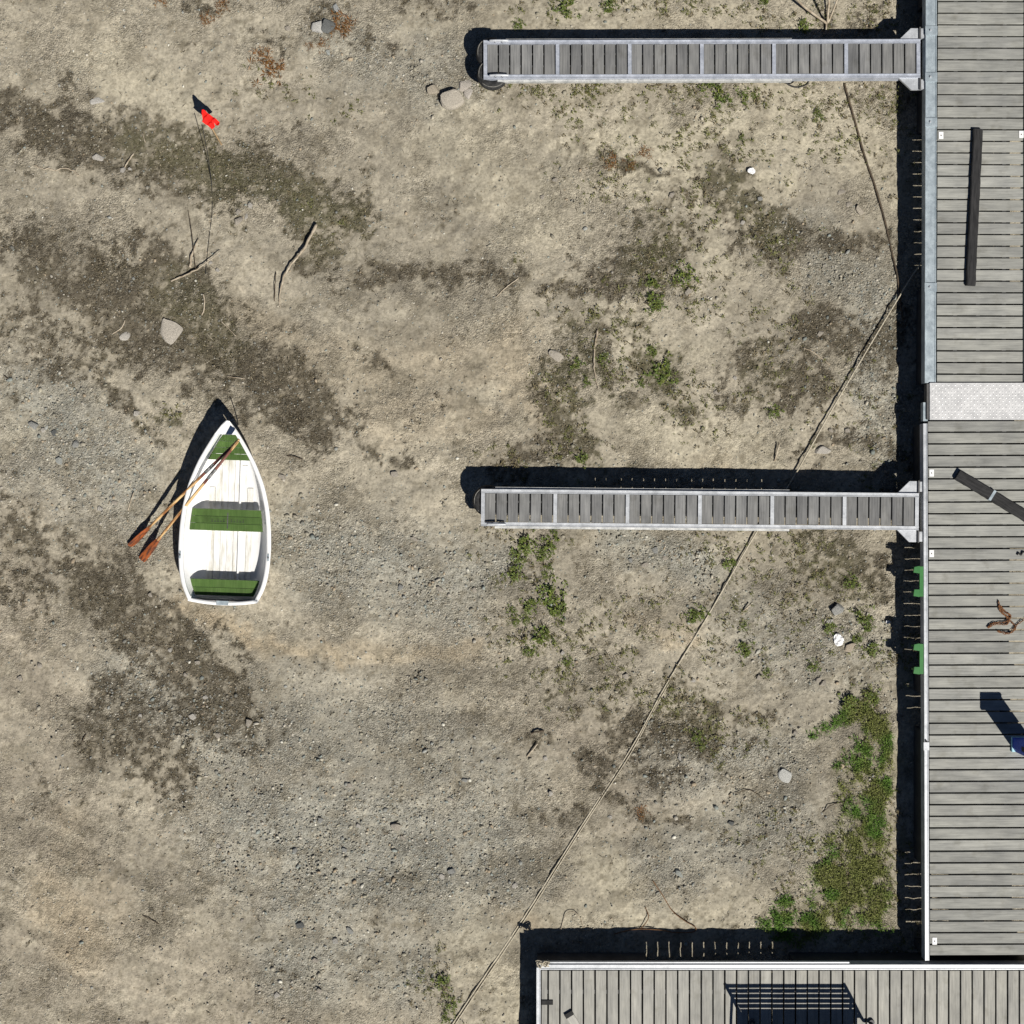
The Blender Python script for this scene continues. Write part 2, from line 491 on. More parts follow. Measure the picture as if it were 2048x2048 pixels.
class MB:
    def __init__(s):
        s.v, s.f = [], []

    def add(s, vs, fs):
        k = len(s.v)
        s.v += [tuple(v) for v in vs]
        s.f += [tuple(i + k for i in f) for f in fs]
        return s

    def box(s, x0, x1, y0, y1, z0, z1, m=None):
        vs = [Vector(p) for p in ((x0, y0, z0), (x1, y0, z0), (x1, y1, z0), (x0, y1, z0), (x0, y0, z1), (x1, y0, z1), (x1, y1, z1), (x0, y1, z1))]
        if m:
            vs = [m @ v for v in vs]
        return s.add(vs, [(3, 2, 1, 0), (4, 5, 6, 7), (0, 1, 5, 4), (1, 2, 6, 5), (2, 3, 7, 6), (3, 0, 4, 7)])

    def bar(s, x0, x1, y0, y1, z0, z1, b=.003):
        """box along X with chamfered long top edges"""
        pr = [(y0, z0), (y1, z0), (y1, z1 - b), (y1 - b, z1), (y0 + b, z1), (y0, z1 - b)]
        return s.extrude_x(pr, x0, x1)

    def extrude_x(s, pr, x0, x1):
        n = len(pr)
        vs = [(x0, y, z) for y, z in pr] + [(x1, y, z) for y, z in pr]
        fs = [(i, n + i, n + (i + 1) % n, (i + 1) % n) for i in range(n)]
        fs = [f[::-1] for f in fs]
        fs += [tuple(range(n))[::-1], tuple(range(n, 2 * n))]
        return s.add(vs, fs)

    def prism(s, poly, z0, z1, bev=0.0):
        n = len(poly)
        if bev:
            c = Vector((sum(p[0] for p in poly) / n, sum(p[1] for p in poly) / n))
            top = []
            for p in poly:
                dv = c - Vector(p[:2])
                top.append(Vector(p[:2]) + dv.normalized() * bev)
            vs = [(p[0], p[1], z0) for p in poly] + [(p[0], p[1], z1 - bev) for p in poly] + [(p[0], p[1], z1) for p in top]
            fs = [(i, (i + 1) % n, n + (i + 1) % n, n + i) for i in range(n)] + [(n + i, n + (i + 1) % n, 2 * n + (i + 1) % n, 2 * n + i) for i in range(n)]
            fs += [tuple(range(n))[::-1], tuple(range(2 * n, 3 * n))]
        else:
            vs = [(p[0], p[1], z0) for p in poly] + [(p[0], p[1], z1) for p in poly]
            fs = [(i, (i + 1) % n, n + (i + 1) % n, n + i) for i in range(n)]
            fs += [tuple(range(n))[::-1], tuple(range(n, 2 * n))]
        return s.add(vs, fs)

    def tube(s, pts, rad, sides=8, flat=1.0, closed=False):
        pts = [Vector(p) for p in pts]
        n = len(pts)
        rads = rad if isinstance(rad, (list, tuple)) else [rad] * n
        vs, fs = [], []
        for i, p in enumerate(pts):
            if closed:
                t = pts[(i + 1) % n] - pts[i - 1]
            else:
                t = pts[min(i + 1, n - 1)] - pts[max(i - 1, 0)]
            t.normalize()
            a = t.cross(Vector((0, 0, 1)))
            if a.length < 1e-3:
                a = t.cross(Vector((0, 1, 0)))
            a.normalize()
            b = a.cross(t)
            for k in range(sides):
                th = 2 * math.pi * k / sides
                vs.append(p + a * math.cos(th) * rads[i] + b * math.sin(th) * rads[i] * flat)
        m = n if closed else n - 1
        for i in range(m):
            j = (i + 1) % n
            for k in range(sides):
                k2 = (k + 1) % sides
                fs.append((i * sides + k, j * sides + k, j * sides + k2, i * sides + k2))
        if not closed:
            fs.append(tuple(range(sides)))
            fs.append(tuple(range((n - 1) * sides, n * sides))[::-1])
        return s.add(vs, fs)

    def cyl(s, x, y, z0, z1, r, sides=12):
        return s.prism([(x + r * math.cos(2 * math.pi * k / sides), y + r * math.sin(2 * math.pi * k / sides)) for k in range(sides)], z0, z1, r * .15)

    def build(s, name, material, parent=None, smooth=False):
        me = bpy.data.meshes.new(name)
        me.from_pydata([tuple(v) for v in s.v], [], s.f)
        me.update()
        if smooth:
            for p in me.polygons:
                p.use_smooth = True
        me.materials.append(material)
        o = bpy.data.objects.new(name, me)
        COL.objects.link(o)
        o.parent = parent
        return o


def tag(o, label=None, cat=None, group=None, kind=None):
    if label:
        o['label'] = label
    if cat:
        o['category'] = cat
    if group:
        o['group'] = group
    if kind:
        o['kind'] = kind
    return o


def empty(name, loc, rz=0):
    o = bpy.data.objects.new(name, None)
    o.empty_display_size = .2
    o.location = loc
    o.rotation_euler = (0, 0, rz)
    COL.objects.link(o)
    return o


def copy_obj(o, parent, loc=None, rz=None):
    c = o.copy()
    COL.objects.link(c)
    c.parent = parent
    if loc is not None:
        c.location = loc
    if rz is not None:
        c.rotation_euler = (0, 0, rz)
    return c


def smooth_path(pts, n=8):
    """Catmull-Rom through points"""
    P = [Vector(p) for p in pts]
    P = [P[0] * 2 - P[1]] + P + [P[-1] * 2 - P[-2]]
    out = []
    for i in range(1, len(P) - 2):
        for k in range(n):
            t = k / n
            a, b, c, e = P[i - 1], P[i], P[i + 1], P[i + 2]
            out.append(.5 * ((2 * b) + (c - a) * t + (2 * a - 5 * b + 4 * c - e) * t * t + (3 * b - a - 3 * c + e) * t ** 3))
    out.append(P[-2])
    return out


# ------------------------------------------------------------------ ground
def build_ground():
    half = 7.7
    fine = np.arange(-half, half + .001, .026)
    out = half + np.cumsum(.04 * 1.22 ** np.arange(36))
    ax = np.concatenate([-out[::-1], fine, out])
    n = len(ax)
    X, Y = np.meshgrid(ax, ax, indexing='xy')
    X, Y = X.ravel(), Y.ravel()
    Z = height(X, Y)
    lay = layout(X, Y)
    g = lay['gravel']
    Z += .010 * g * (vnoise(X, Y, .05, 41) - .5)
    # shallow dents and trodden crust
    Z += -.012 * sstep(.62, .8, fbm(X, Y, .22, 47, 2))
    A = np.array([.318, .284, .226])
    B = np.array([.218, .195, .157])
    t = (fbm(X, Y, 1.3, 51, 6, .62) * .7 + fbm(X, Y * 2.2, .9, 55, 5, .6) * .3)[:, None]
    t = sstep(.30, .70, t)
    c = A * t + B * (1 - t)

    def mx(c, f, k):
        f = np.clip(f, 0, 1)[:, None]
        return c * (1 - f) + np.array(k) * f
    c = mx(c, lay['pink'] * .8, (.27, .232, .183))
    c = mx(c, lay['sand'] * .72, (.40, .36, .275))
    c = mx(c, lay['tan'] * .7, (.345, .275, .185))
    c = mx(c, lay['gravel'] * .75, (.262, .258, .23))
    # thin silt film, small blotches
    bl = sstep(.56, .72, fbm(X, Y, .28, 71, 4, .6))
    c = mx(c, bl * .60, (.185, .163, .125))
    bl = sstep(.58, .74, fbm(X, Y, .2, 77, 4, .6))
    c = mx(c, bl * .32, (.38, .345, .275))
    # old arcs swept around the mooring
    dx, dy = lay['D0'] - 830, lay['D1'] - 120
    rr = np.sqrt(dx * dx + dy * dy) + 26 * (fbm(X, Y, 1.6, 141, 3) - .5)
    th = np.arctan2(dy, dx)
    arc = fbm(rr * .0072, th * 1.1, .16, 143, 4, .6) - .5
    band = sstep(.15, .9, th) * sstep(3.1, 2.6, th)
    c = c * (1 + .7 * (arc * np.clip(band + .25, 0, 1)))[:, None]
    # soft damp margin, then the moss itself
    c = mx(c, lay['damp'] * .45, (.165, .143, .11))
    mo = lay['moss']
    spk = sstep(.30, .60, fbm(X, Y, .075, 81, 2, .9))
    spk2 = sstep(.35, .65, vnoise(X, Y, .032, 87))
    f = np.clip(mo * (.64 + .32 * spk + .25 * spk2), 0, 1) * .92
    gr = np.clip(lay['green'] * .8 + .35 * (fbm(X, Y, .3, 83, 2) - .5), 0, 1)[:, None]
    dark = np.array([.080, .068, .050]) * (1 - gr) + np.array([.078, .074, .040]) * gr
    c = c * (1 - f[:, None]) + dark * f[:, None]
    # loose dark crumbs everywhere
    cr = sstep(.70, .84, vnoise(X, Y, .055, 91)) * (.35 + .65 * sstep(.4, .6, fbm(X, Y, .6, 93, 2)))
    c = mx(c, cr * .55, (.13, .112, .08))
    gs = np.clip(lay['grass'] * 1.1, 0, 1)
    c = mx(c, gs * .5, (.12, .112, .06))
    c = c * (.86 + .28 * vnoise(X, Y, .03, 95))[:, None] * np.array([1.16, 1.175, 1.16])
    I = np.arange(n * n).reshape(n, n)
    F = np.stack([I[:-1, :-1], I[:-1, 1:], I[1:, 1:], I[1:, :-1]], -1).reshape(-1, 4)
    rough = np.clip(.18 + .75 * sstep(.36, .68, fbm(X, Y, .6, 99, 5, .6)) + .5 * g - .55 * lay['sand'] + .3 * mo, .08, 1)
    o = mesh_np('ground', np.stack([X, Y, Z], 1), F, M['ground'], None, c, True, alpha=rough)
    tag(o, kind='structure')
    return o


build_ground()

# icosahedron
_t = (1 + 5 ** .5) / 2
ICO_V = np.array([(-1, _t, 0), (1, _t, 0), (-1, -_t, 0), (1, -_t, 0), (0, -1, _t), (0, 1, _t), (0, -1, -_t), (0, 1, -_t), (_t, 0, -1), (_t, 0, 1), (-_t, 0, -1), (-_t, 0, 1)]) / math.sqrt(1 + _t * _t)
ICO_F = np.array([(0, 11, 5), (0, 5, 1), (0, 1, 7), (0, 7, 10), (0, 10, 11), (1, 5, 9), (5, 11, 4), (11, 10, 2), (10, 7, 6), (7, 1, 8), (3, 9, 4), (3, 4, 2), (3, 2, 6), (3, 6, 8), (3, 8, 9), (4, 9, 5), (2, 4, 11), (6, 2, 10), (8, 6, 7), (9, 8, 1)])


def build_gravel():
    n = 230000
    X = rng.uniform(-7.6, 7.6, n)
    Y = rng.uniform(-7.6, 7.6, n)
    lay = layout(X, Y)
    p = .13 + .52 * lay['gravel'] + .30 * (fbm(X, Y, .5, 101, 3) - .5) + .14 * lay['moss'] - .10 * lay['sand']
    keep = rng.random(n) < np.clip(p, .03, 1)
    X, Y = X[keep], Y[keep]
    mo = lay['moss'][keep]
    gv = lay['gravel'][keep]
    n = len(X)
    r = .0078 * np.exp(rng.normal(0, .38, n)) * (1 + .35 * gv)
    big = rng.random(n) < .035
    r[big] *= rng.uniform(1.6, 2.5, big.sum())
    r = np.clip(r, .005, .036)
    V = ICO_V[None] * (1 + rng.uniform(-.28, .28, (n, 12, 1)))
    sc = np.stack([rng.uniform(.8, 1.35, n), rng.uniform(.6, 1.0, n), rng.uniform(.4, .75, n)], 1)
    V = V * sc[:, None] * r[:, None, None]
    a = rng.uniform(0, 2 * math.pi, n)
    ca, sa = np.cos(a)[:, None], np.sin(a)[:, None]
    x, y = V[:, :, 0] * ca - V[:, :, 1] * sa, V[:, :, 0] * sa + V[:, :, 1] * ca
    z = V[:, :, 2] + (height(X, Y) + r * .16)[:, None]
    V = np.stack([x + X[:, None], y + Y[:, None], z], -1).reshape(-1, 3)
    F = (ICO_F[None] + 12 * np.arange(n)[:, None, None]).reshape(-1, 3)
    pal = np.array([(.36, .33, .26), (.42, .38, .31), (.30, .30, .28), (.33, .30, .24), (.26, .25, .22), (.46, .42, .36), (.27, .29, .27), (.36, .29, .21)])
    ci = rng.integers(0, len(pal), n)
    c = pal[ci] * rng.uniform(.72, 1.12, (n, 1))
    bright = rng.random(n) < .03
    c[bright] = np.array([.6, .57, .5]) * rng.uniform(.8, 1.1, (bright.sum(), 1))
    c *= (1 - .3 * mo * (rng.random(n) < .75))[:, None] * np.array([.94, .955, .94])
    o = mesh_np('gravel', V, F, M['gravel'], None, np.repeat(c, 12, 0))
    tag(o, kind='stuff', label='fine grey and tan gravel spread over the dry bed', cat='gravel')


build_gravel()


# ------------------------------------------------------------------ small plants
def leaf_block(P, L, Wd, az, el, C, bend=.4):
    """many leaves at once: P base (n,3), length, width, azimuth, elevation -> 5 verts, 3 faces each as tris"""
    n = len(P)
    dx = np.stack([np.cos(az) * np.cos(el), np.sin(az) * np.cos(el), np.sin(el)], 1)
    sd = np.stack([-np.sin(az), np.cos(az), np.zeros(n)], 1)
    mid = P + dx * (L * .5)[:, None]
    tip = P + dx * L[:, None]
    tip[:, 2] -= bend * L * np.cos(el)* .4
    up = np.zeros((n, 3))
    up[:, 2] = Wd * .25
    a = mid + sd * (Wd * .5)[:, None] + up
    b = mid - sd * (Wd * .5)[:, None] + up
    V = np.stack([P, a, mid, b, tip], 1).reshape(-1, 3)
    f = np.array([(0, 2, 1), (0, 3, 2), (1, 2, 4), (2, 3, 4)])
    F = (f[None] + 5 * np.arange(n)[:, None, None]).reshape(-1, 3)
    return V, F, np.repeat(C, 5, 0)


def weed_mesh(name, seed, nl, rad, hgt, leaf, wid, base, var=.35, spread=1.0):
    g = np.random.default_rng(seed)
    k = max(3, nl // 8)
    cs = g.normal(0, rad * .58, (k, 2)) * spread
    P, L_, W_, A_, E_, C_ = [], [], [], [], [], []
    for i in range(nl):
        c = cs[i % k]
        rr = g.random() * .3
        th = g.uniform(0, 6.283)
        z = g.random() ** 1.6 * hgt
        P.append((c[0] + math.cos(th) * rr * rad * .35, c[1] + math.sin(th) * rr * rad * .35, z))
        L_.append(leaf * g.uniform(.55, 1.25))
        W_.append(wid * g.uniform(.7, 1.3))
        A_.append(th + g.normal(0, .5))
        E_.append(g.uniform(.05, .75))
        C_.append(np.array(base) * (1 + g.uniform(-var, var)) * np.array([1 + g.uniform(-.1, .25), 1, 1 + g.uniform(-.2, .2)]))
    V, F, C = leaf_block(np.array(P), np.array(L_), np.array(W_), np.array(A_), np.array(E_), np.array(C_))
    return mesh_np(name, V, F, M['leaf'], None, C, False, False)


WEED = [weed_mesh('weed_clump', 40 + i, 190, .13, .06, .040, .015, (.095, .132, .030), .55) for i in range(4)]
WEED += [weed_mesh('weed_clump', 60 + i, 110, .13, .04, .036, .012, (.115, .124, .044), .4) for i in range(3)]
DRY = [weed_mesh('dry_tuft', 80 + i, 120, .13, .06, .07, .008, (.17, .085, .025), .45) for i in range(3)]

# x, y, radius px (2048 grid), kind: 0 lush, 1 olive, 2 brown
PL_UP = [(1148, 179, 16, 1), (1185, 176, 18, 1), (1064, 184, 10, 1), (1347, 182, 14, 1), (1411, 171, 18, 0), (1440, 195, 21, 0), (1488, 195, 15, 0), (1430, 222, 14, 1), (1466, 219, 12, 1), (1100, 178, 8, 1), (1380, 186, 9, 1), (1512, 192, 9, 0), (1460, 240, 8, 1), (1226, 182, 8, 1), (1395, 200, 9, 1), (1630, 215, 10, 1), (1640, 234, 9, 0), (1632, 226, 7, 0), (1604, 252, 6, 1), (1590, 200, 6, 1)]
PL_MID = [(1482, 277, 8, 0), (1265, 216, 8, 1), (1209, 243, 6, 1), (1305, 248, 8, 1), (1398, 293, 9, 1), (1450, 298, 9, 1), (1305, 566, 14, 0), (1371, 548, 22, 0), (1345, 570, 12, 1), (1310, 600, 20, 0), (1185, 627, 16, 1), (1034, 518, 10, 1), (1212, 561, 10, 1), (1317, 741, 24, 0), (1303, 705, 14, 0), (1335, 756, 16, 0), (1154, 730, 14, 0), (1205, 720, 12, 0), (1281, 767, 10, 0), (1549, 821, 14, 0), (1162, 915, 15, 0), (1111, 908, 16, 1), (1172, 765, 10, 0), (1498, 792, 12, 1), (1317, 616, 14, 0), (1523, 310, 10, 1), (1575, 365, 9, 1), (1480, 430, 12, 1), (1540, 480, 14, 1), (1190, 690, 10, 1), (1240, 640, 8, 1), (1560, 548, 8, 1), (1425, 560, 10, 1), (1130, 790, 12, 1), (1100, 850, 12, 1), (1140, 860, 10, 1), (1290, 800, 8, 1), (1420, 330, 8, 1), (1330, 300, 7, 1), (1250, 290, 6, 1), (1210, 400, 9, 1), (1300, 420, 8, 1), (1390, 390, 8, 1)]
PL_LOW = [(1054, 1088, 22, 0), (1093, 1090, 20, 0), (1041, 1114, 17, 0), (1080, 1112, 14, 0), (1141, 1086, 10, 1), (1110, 1066, 10, 0), (1032, 1145, 19, 0), (997, 1160, 14, 1), (1095, 1151, 10, 0), (1073, 1166, 10, 1), (1097, 1134, 9, 0), (1108, 1190, 27, 0), (1113, 1216, 22, 0), (1063, 1212, 18, 0), (1021, 1221, 10, 0), (1050, 1236, 11, 0), (1030, 1240, 10, 0), (1167, 1230, 8, 1), (1080, 1269, 22, 0), (1106, 1273, 14, 1), (1041, 1277, 14, 1), (1063, 1299, 14, 0), (1167, 1266, 12, 1), (1197, 1206, 7, 1), (1284, 1264, 13, 1), (1382, 1234, 16, 0), (1132, 1342, 15, 1), (1084, 1351, 13, 1), (1136, 1321, 11, 0), (1254, 1297, 9, 1), (1252, 1369, 10, 1), (1145, 1423, 10, 1), (1330, 1405, 10, 1), (1395, 1470, 12, 0), (1402, 1490, 9, 0), (1440, 1535, 12, 1), (1530, 1490, 10, 1)]
PL_PIER = [(1460, 1129, 16, 0), (1400, 1224, 15, 0), (1462, 1159, 8, 1), (1467, 1201, 11, 1), (1489, 1254, 10, 0), (1487, 1301, 18, 0), (1534, 1323, 9, 1), (1534, 1348, 10, 0), (1628, 1331, 12, 0), (1725, 1239, 19, 0), (1661, 1256, 15, 0), (1713, 1276, 13, 0), (1748, 1298, 17, 0), (1703, 1162, 15, 0), (1648, 1152, 13, 1), (1594, 1102, 11, 1), (1648, 1090, 13, 1), (1700, 1405, 20, 0), (1742, 1398, 18, 0), (1628, 1150, 13, 1), (1735, 1255, 11, 0), (1585, 1135, 10, 1), (1690, 1190, 10, 1), (1640, 1290, 8, 1)]
PL_TOP = [(1130, 15, 20, 0), (1215, 15, 16, 0), (1038, 48, 11, 0), (1610, 52, 17, 0), (1527, 4, 12, 0), (1024, 20, 8, 1), (1640, 12, 10, 1), (1700, 30, 10, 1), (1320, 30, 7, 1), (1430, 25, 8, 1), (1745, 20, 9, 1)]
PL_LEFT = [(350, 826, 15, 1), (330, 832, 10, 1), (875, 1895, 12, 1), (883, 1965, 16, 0), (902, 2005, 15, 0), (868, 1935, 9, 1), (860, 1985, 10, 1), (890, 2035, 12, 0), (470, 188, 7, 1), (520, 190, 7, 1), (575, 195, 7, 1), (955, 905, 8, 1)]
BROWN = [(540, 138, 24, 2), (525, 112, 14, 2), (690, 45, 22, 2), (675, 60, 12, 2), (440, 15, 14, 2), (418, 42, 13, 2), (320, 3, 10, 2), (645, 90, 10, 2), (620, 92, 8, 2), (565, 130, 10, 2), (1280, 1624, 13, 2), (1225, 325, 14, 2), (1290, 310, 12, 2), (1262, 330, 10, 2)]
GROUPS = [
    (PL_UP, 'low green weed clump growing close along the upper finger pier', 'weeds beside the upper finger pier'),
    (PL_MID, 'green weed clump on the sandy ground between the two finger piers', 'weeds between the two finger piers'),
    (PL_LOW, 'leafy green weed clump in the open patch below the lower finger pier', 'weeds in the patch below the lower finger pier'),
    (PL_PIER, 'green weed clump between the long taut rope and the main pier', 'weeds between the rope and the main pier'),
    (PL_TOP, 'green weed clump on the far side of the upper finger pier', 'weeds beyond the upper finger pier'),
    (PL_LEFT, 'small olive weed clump on the open gravel away from the piers', 'weeds on the open gravel'),
    (BROWN, 'dry rust brown tuft of dead plant on the ground', 'dry brown tufts'),
]


def area(x, y):
    if y < 70:
        return 'beyond the upper finger pier', 0
    if y < 260:
        return ('along the upper finger pier near its tip' if x < 1300 else 'along the upper finger pier near the dark cable'), 0
    if x < 960:
        return ('beside the boat bow' if x < 400 and y > 700 else 'around the rope end by the bottom pier' if y > 1800 else 'on the open gravel'), 0
    if y < 520:
        return 'on the pale sand below the upper finger pier', 0
    if y < 680:
        return 'on the brown moss strip between the finger piers', 0
    if y < 990:
        return ('around the bleached upright stick' if x < 1360 else 'beside the taut rope above the lower finger pier'), 0
    rope = 1512 - (y - 1066) * .60
    if x > rope:
        return ('near the green brackets of the main pier' if x > 1570 else 'just right of the taut rope'), 0
    if y < 1320 and x < 1180:
        return ('in the patch touching the lower finger pier' if y < 1175 else 'in the patch apart from the lower finger pier'), 0
    return 'just left of the taut rope', 0


for lst, lab, grp in GROUPS:
    for i, (x, y, r, k) in enumerate(lst):
        p = W(x, y)
        me = (DRY if k == 2 else WEED[:4] if k == 0 else WEED[4:])[random.randrange(3)]
        o = bpy.data.objects.new('dry_tuft' if k == 2 else 'weed_clump', me)
        s = r / GS / .125
        o.location = (p.x, p.y, H1(p.x, p.y) - .004)
        o.scale = (s, s, min(1.3, .45 + .6 * s))
        o.rotation_euler = (0, 0, random.uniform(0, 6.28))
        COL.objects.link(o)
        if k == 2:
            q = 'broad' if r >= 20 else 'small'
            w = 'beside the long rope' if y > 1000 else 'on the sand below the upper finger pier' if x > 1000 else 'around the split stone' if x > 600 else 'between the flag and the split stone' if y > 80 else 'beyond the red flag'
            tag(o, q + ' dry rust brown tuft ' + w, 'dry plant', q + ' brown tufts ' + w)
        else:
            q = ('broad' if r >= 18 else 'medium' if r >= 13 else 'small' if r >= 9 else 'tiny') + (' lush green' if k == 0 else ' sparse olive')
            w, e = area(x, y)
            tag(o, q + ' weed clump ' + w, 'weed', q + ' weeds ' + w)


def scatter_cover(name, n, key, thr, kind, label, cat):
    X = rng.uniform(-7.2, 7.2, n)
    Y = rng.uniform(-7.2, 7.2, n)
    lay = layout(X, Y)
    w = lay[key] * (.4 + 1.2 * sstep(.42, .62, fbm(X, Y, .3, 121, 3)))
    keep = rng.random(n) < np.clip((w - thr), 0, 1)
    X, Y = X[keep], Y[keep]
    gr = lay['green'][keep]
    return X, Y, gr


def build_moss():
    X, Y, gr = scatter_cover('moss', 150000, 'moss', .06, 0, '', '')
    n = len(X)
    k = 3
    P = np.repeat(np.stack([X, Y, height(X, Y) - .002], 1), k, 0)
    P[:, :2] += rng.normal(0, .006, (n * k, 2))
    m = n * k
    L_ = rng.uniform(.012, .040, m)
    W_ = rng.uniform(.005, .013, m)
    c0 = np.array([.075, .06, .04])
    c1 = np.array([.085, .082, .034])
    g = np.repeat(np.clip(gr + .25, 0, 1), k)[:, None] * rng.random((m, 1))
    C = (c0 * (1 - g) + c1 * g) * rng.uniform(.3, 1.9, (m, 1))
    pale = rng.random(m) < .08
    C[pale] = np.array([.34, .29, .2]) * rng.uniform(.7, 1.1, (pale.sum(), 1))
    V, F, C = leaf_block(P, L_, W_, rng.uniform(0, 6.283, m), rng.uniform(.05, .8, m), C, .2)
    o = mesh_np('moss', V, F, M['leaf'], None, C)
    tag(o, 'dark brown and olive moss matted over the ground', 'moss', kind='stuff')


build_moss()


def build_cover():
    X, Y, gr = scatter_cover('cover', 52000, 'sprig', .12, 0, '', '')
    n = len(X)
    k = 9
    m = n * k
    P = np.repeat(np.stack([X, Y, height(X, Y) - .002], 1), k, 0)
    size = np.repeat(rng.uniform(.5, 1.5, n), k)
    P[:, :2] += rng.normal(0, .012, (m, 2)) * size[:, None]
    P[:, 2] += rng.random(m) * .02 * size
    base = np.repeat(np.where(rng.random((n, 1)) < .55, np.array([[.14, .145, .05]]), np.array([[.15, .125, .07]])), k, 0)
    C = base * rng.uniform(.55, 1.35, (m, 1))
    V, F, C = leaf_block(P, rng.uniform(.015, .036, m) * size, rng.uniform(.006, .013, m) * size, rng.uniform(0, 6.283, m), rng.uniform(.05, .9, m), C)
    o = mesh_np('ground_cover', V, F, M['leaf'], None, C)
    tag(o, 'sparse small olive ground cover sprouting over the sandy soil', 'ground cover', kind='stuff')


build_cover()


def build_grass():
    n = 130000
    X = rng.uniform(2.6, 5.2, n)
    Y = rng.uniform(-6.0, -2.2, n)
    g = layout(X, Y)['grass'] * (.16 + 1.45 * sstep(.40, .60, fbm(X, Y, .13, 131, 4, .7)))
    keep = rng.random(n) < np.clip(g - .18, 0, 1)
    X, Y = X[keep], Y[keep]
    g = g[keep]
    m = len(X)
    P = np.stack([X, Y, height(X, Y) - .002 + rng.random(m) * .02], 1)
    t = sstep(.35, .65, fbm(X, Y, .3, 137, 2))[:, None]
    C = (np.array([.086, .165, .026]) * t + np.array([.150, .165, .048]) * (1 - t)) * rng.uniform(.5, 1.5, (m, 1))
    V, F, C = leaf_block(P, rng.uniform(.03, .075, m), rng.uniform(.005, .013, m), rng.uniform(0, 6.283, m), rng.uniform(.2, 1.1, m), C)
    o = mesh_np('grass', V, F, M['leaf'], None, C)
    tag(o, 'thick green grass patch in the corner of the two piers', 'grass', kind='stuff')


build_grass()


def build_litter():
    """thin dead stalks scattered over the bed"""
    n = 2600
    X = rng.uniform(-7.2, 5.2, n)
    Y = rng.uniform(-7.2, 7.2, n)
    m = len(X)
    P = np.stack([X, Y, height(X, Y) + .004], 1)
    C = np.where(rng.random((m, 1)) < .5, np.array([[.42, .37, .28]]), np.array([[.10, .08, .055]])) * rng.uniform(.6, 1.1, (m, 1))
    V, F, C = leaf_block(P, rng.uniform(.03, .11, m), rng.uniform(.004, .008, m), rng.uniform(0, 6.283, m), rng.uniform(.0, .2, m), C, .1)
    o = mesh_np('plant_litter', V, F, M['leaf'], None, C)
    tag(o, 'thin dead stalks and straw strewn over the dry bed', 'plant litter', kind='stuff')


build_litter()

# ------------------------------------------------------------------ stones
import bmesh


def stone_mesh(seed, flat):
    bm = bmesh.new()
    bmesh.ops.create_icosphere(bm, subdivisions=3, radius=1)
    g = random.Random(seed)
    cuts = [Vector((g.gauss(0, 1), g.gauss(0, 1), g.gauss(0, .5))).normalized() for _ in range(11)]
    lims = [g.uniform(.50, .80) for _ in cuts]
    for v in bm.verts:
        p = v.co.copy()
        for c, lim in zip(cuts, lims):
            dd = p.dot(c)
            if dd > lim:
                p -= c * (dd - lim) * .97
        if p.z > flat:
            p.z = flat + (p.z - flat) * .25
        p *= 1 + g.uniform(-.015, .015)
        v.co = p
    me = bpy.data.meshes.new('stone')
    bm.to_mesh(me)
    bm.free()
    return me


STONE_M = [stone_mesh(200 + i, .45) for i in range(12)]
PALE, TANC, GREY, DARKC, WHITE = (.42, .38, .32), (.40, .34, .26), (.33, .33, .31), (.15, .155, .15), (.50, .47, .42)
STONES = [  # x, y, rx, ry, colour, rot, height, label
    (906, 197, 22, 18, (.44, .40, .335), .5, 1.0, 'largest pale boulder of the cluster off the upper finger pier tip'),
    (868, 182, 12, 11, (.42, .37, .29), .1, .9, 'tan rounded stone left beside the largest pale boulder'),
    (928, 173, 13, 11, (.46, .42, .37), .5, .6, 'square pale stone touching the far edge of the largest boulder'),
    (935, 188, 10, 9, (.50, .46, .41), .7, .6, 'small square pale stone between the big boulder and finger pier'),
    (636, 55, 11, 13, (.50, .49, .46), .2, .8, 'pale half of the split stone beside the rust brown tuft'),
    (658, 53, 14, 13, DARKC, .2, .7, 'dark grey half of the split stone beside the rust brown tuft'),
    (340, 660, 30, 19, (.45, .41, .35), -.75, .35, 'big flat pale slab lying in the dark moss'),
    (250, 672, 13, 7, WHITE, .2, .5, 'small whitish stone next to the big flat slab in the moss'),
    (1111, 712, 14, 10, PALE, -.4, .7, 'pale stone beside the upright bleached stick and weeds'),
    (1643, 902, 15, 8, (.48, .45, .40), .15, .9, 'oval pale stone just beside the taut rope near finger pier'),
    (1673, 1220, 12, 11, (.34, .34, .32), 0, 1.0, 'squarish grey stone between the rope and the green brackets'),
    (1697, 1296, 12, 9, (.42, .36, .28), .6, .6, 'tan stone lying right beside the white crumpled litter'),
    (1573, 1550, 14, 12, (.50, .50, .47), -.4, .5, 'pale round stone alone on gravel left of the grass patch'),
    (1720, 421, 6, 13, (.46, .41, .33), .5, .8, 'narrow pale brick-shaped stone near the dark cable'),
    (195, 316, 11, 7, WHITE, -.3, .8, 'white stone in the dark moss band left of the red flag'),
    (192, 203, 15, 6, (.52, .50, .46), .0, .5, 'long flat pale stone on the upper rim of the moss band'),
    (1660, 1242, 7, 6, (.45, .43, .38), 0, .8, 'small pale stone beside the squarish grey stone'),
]
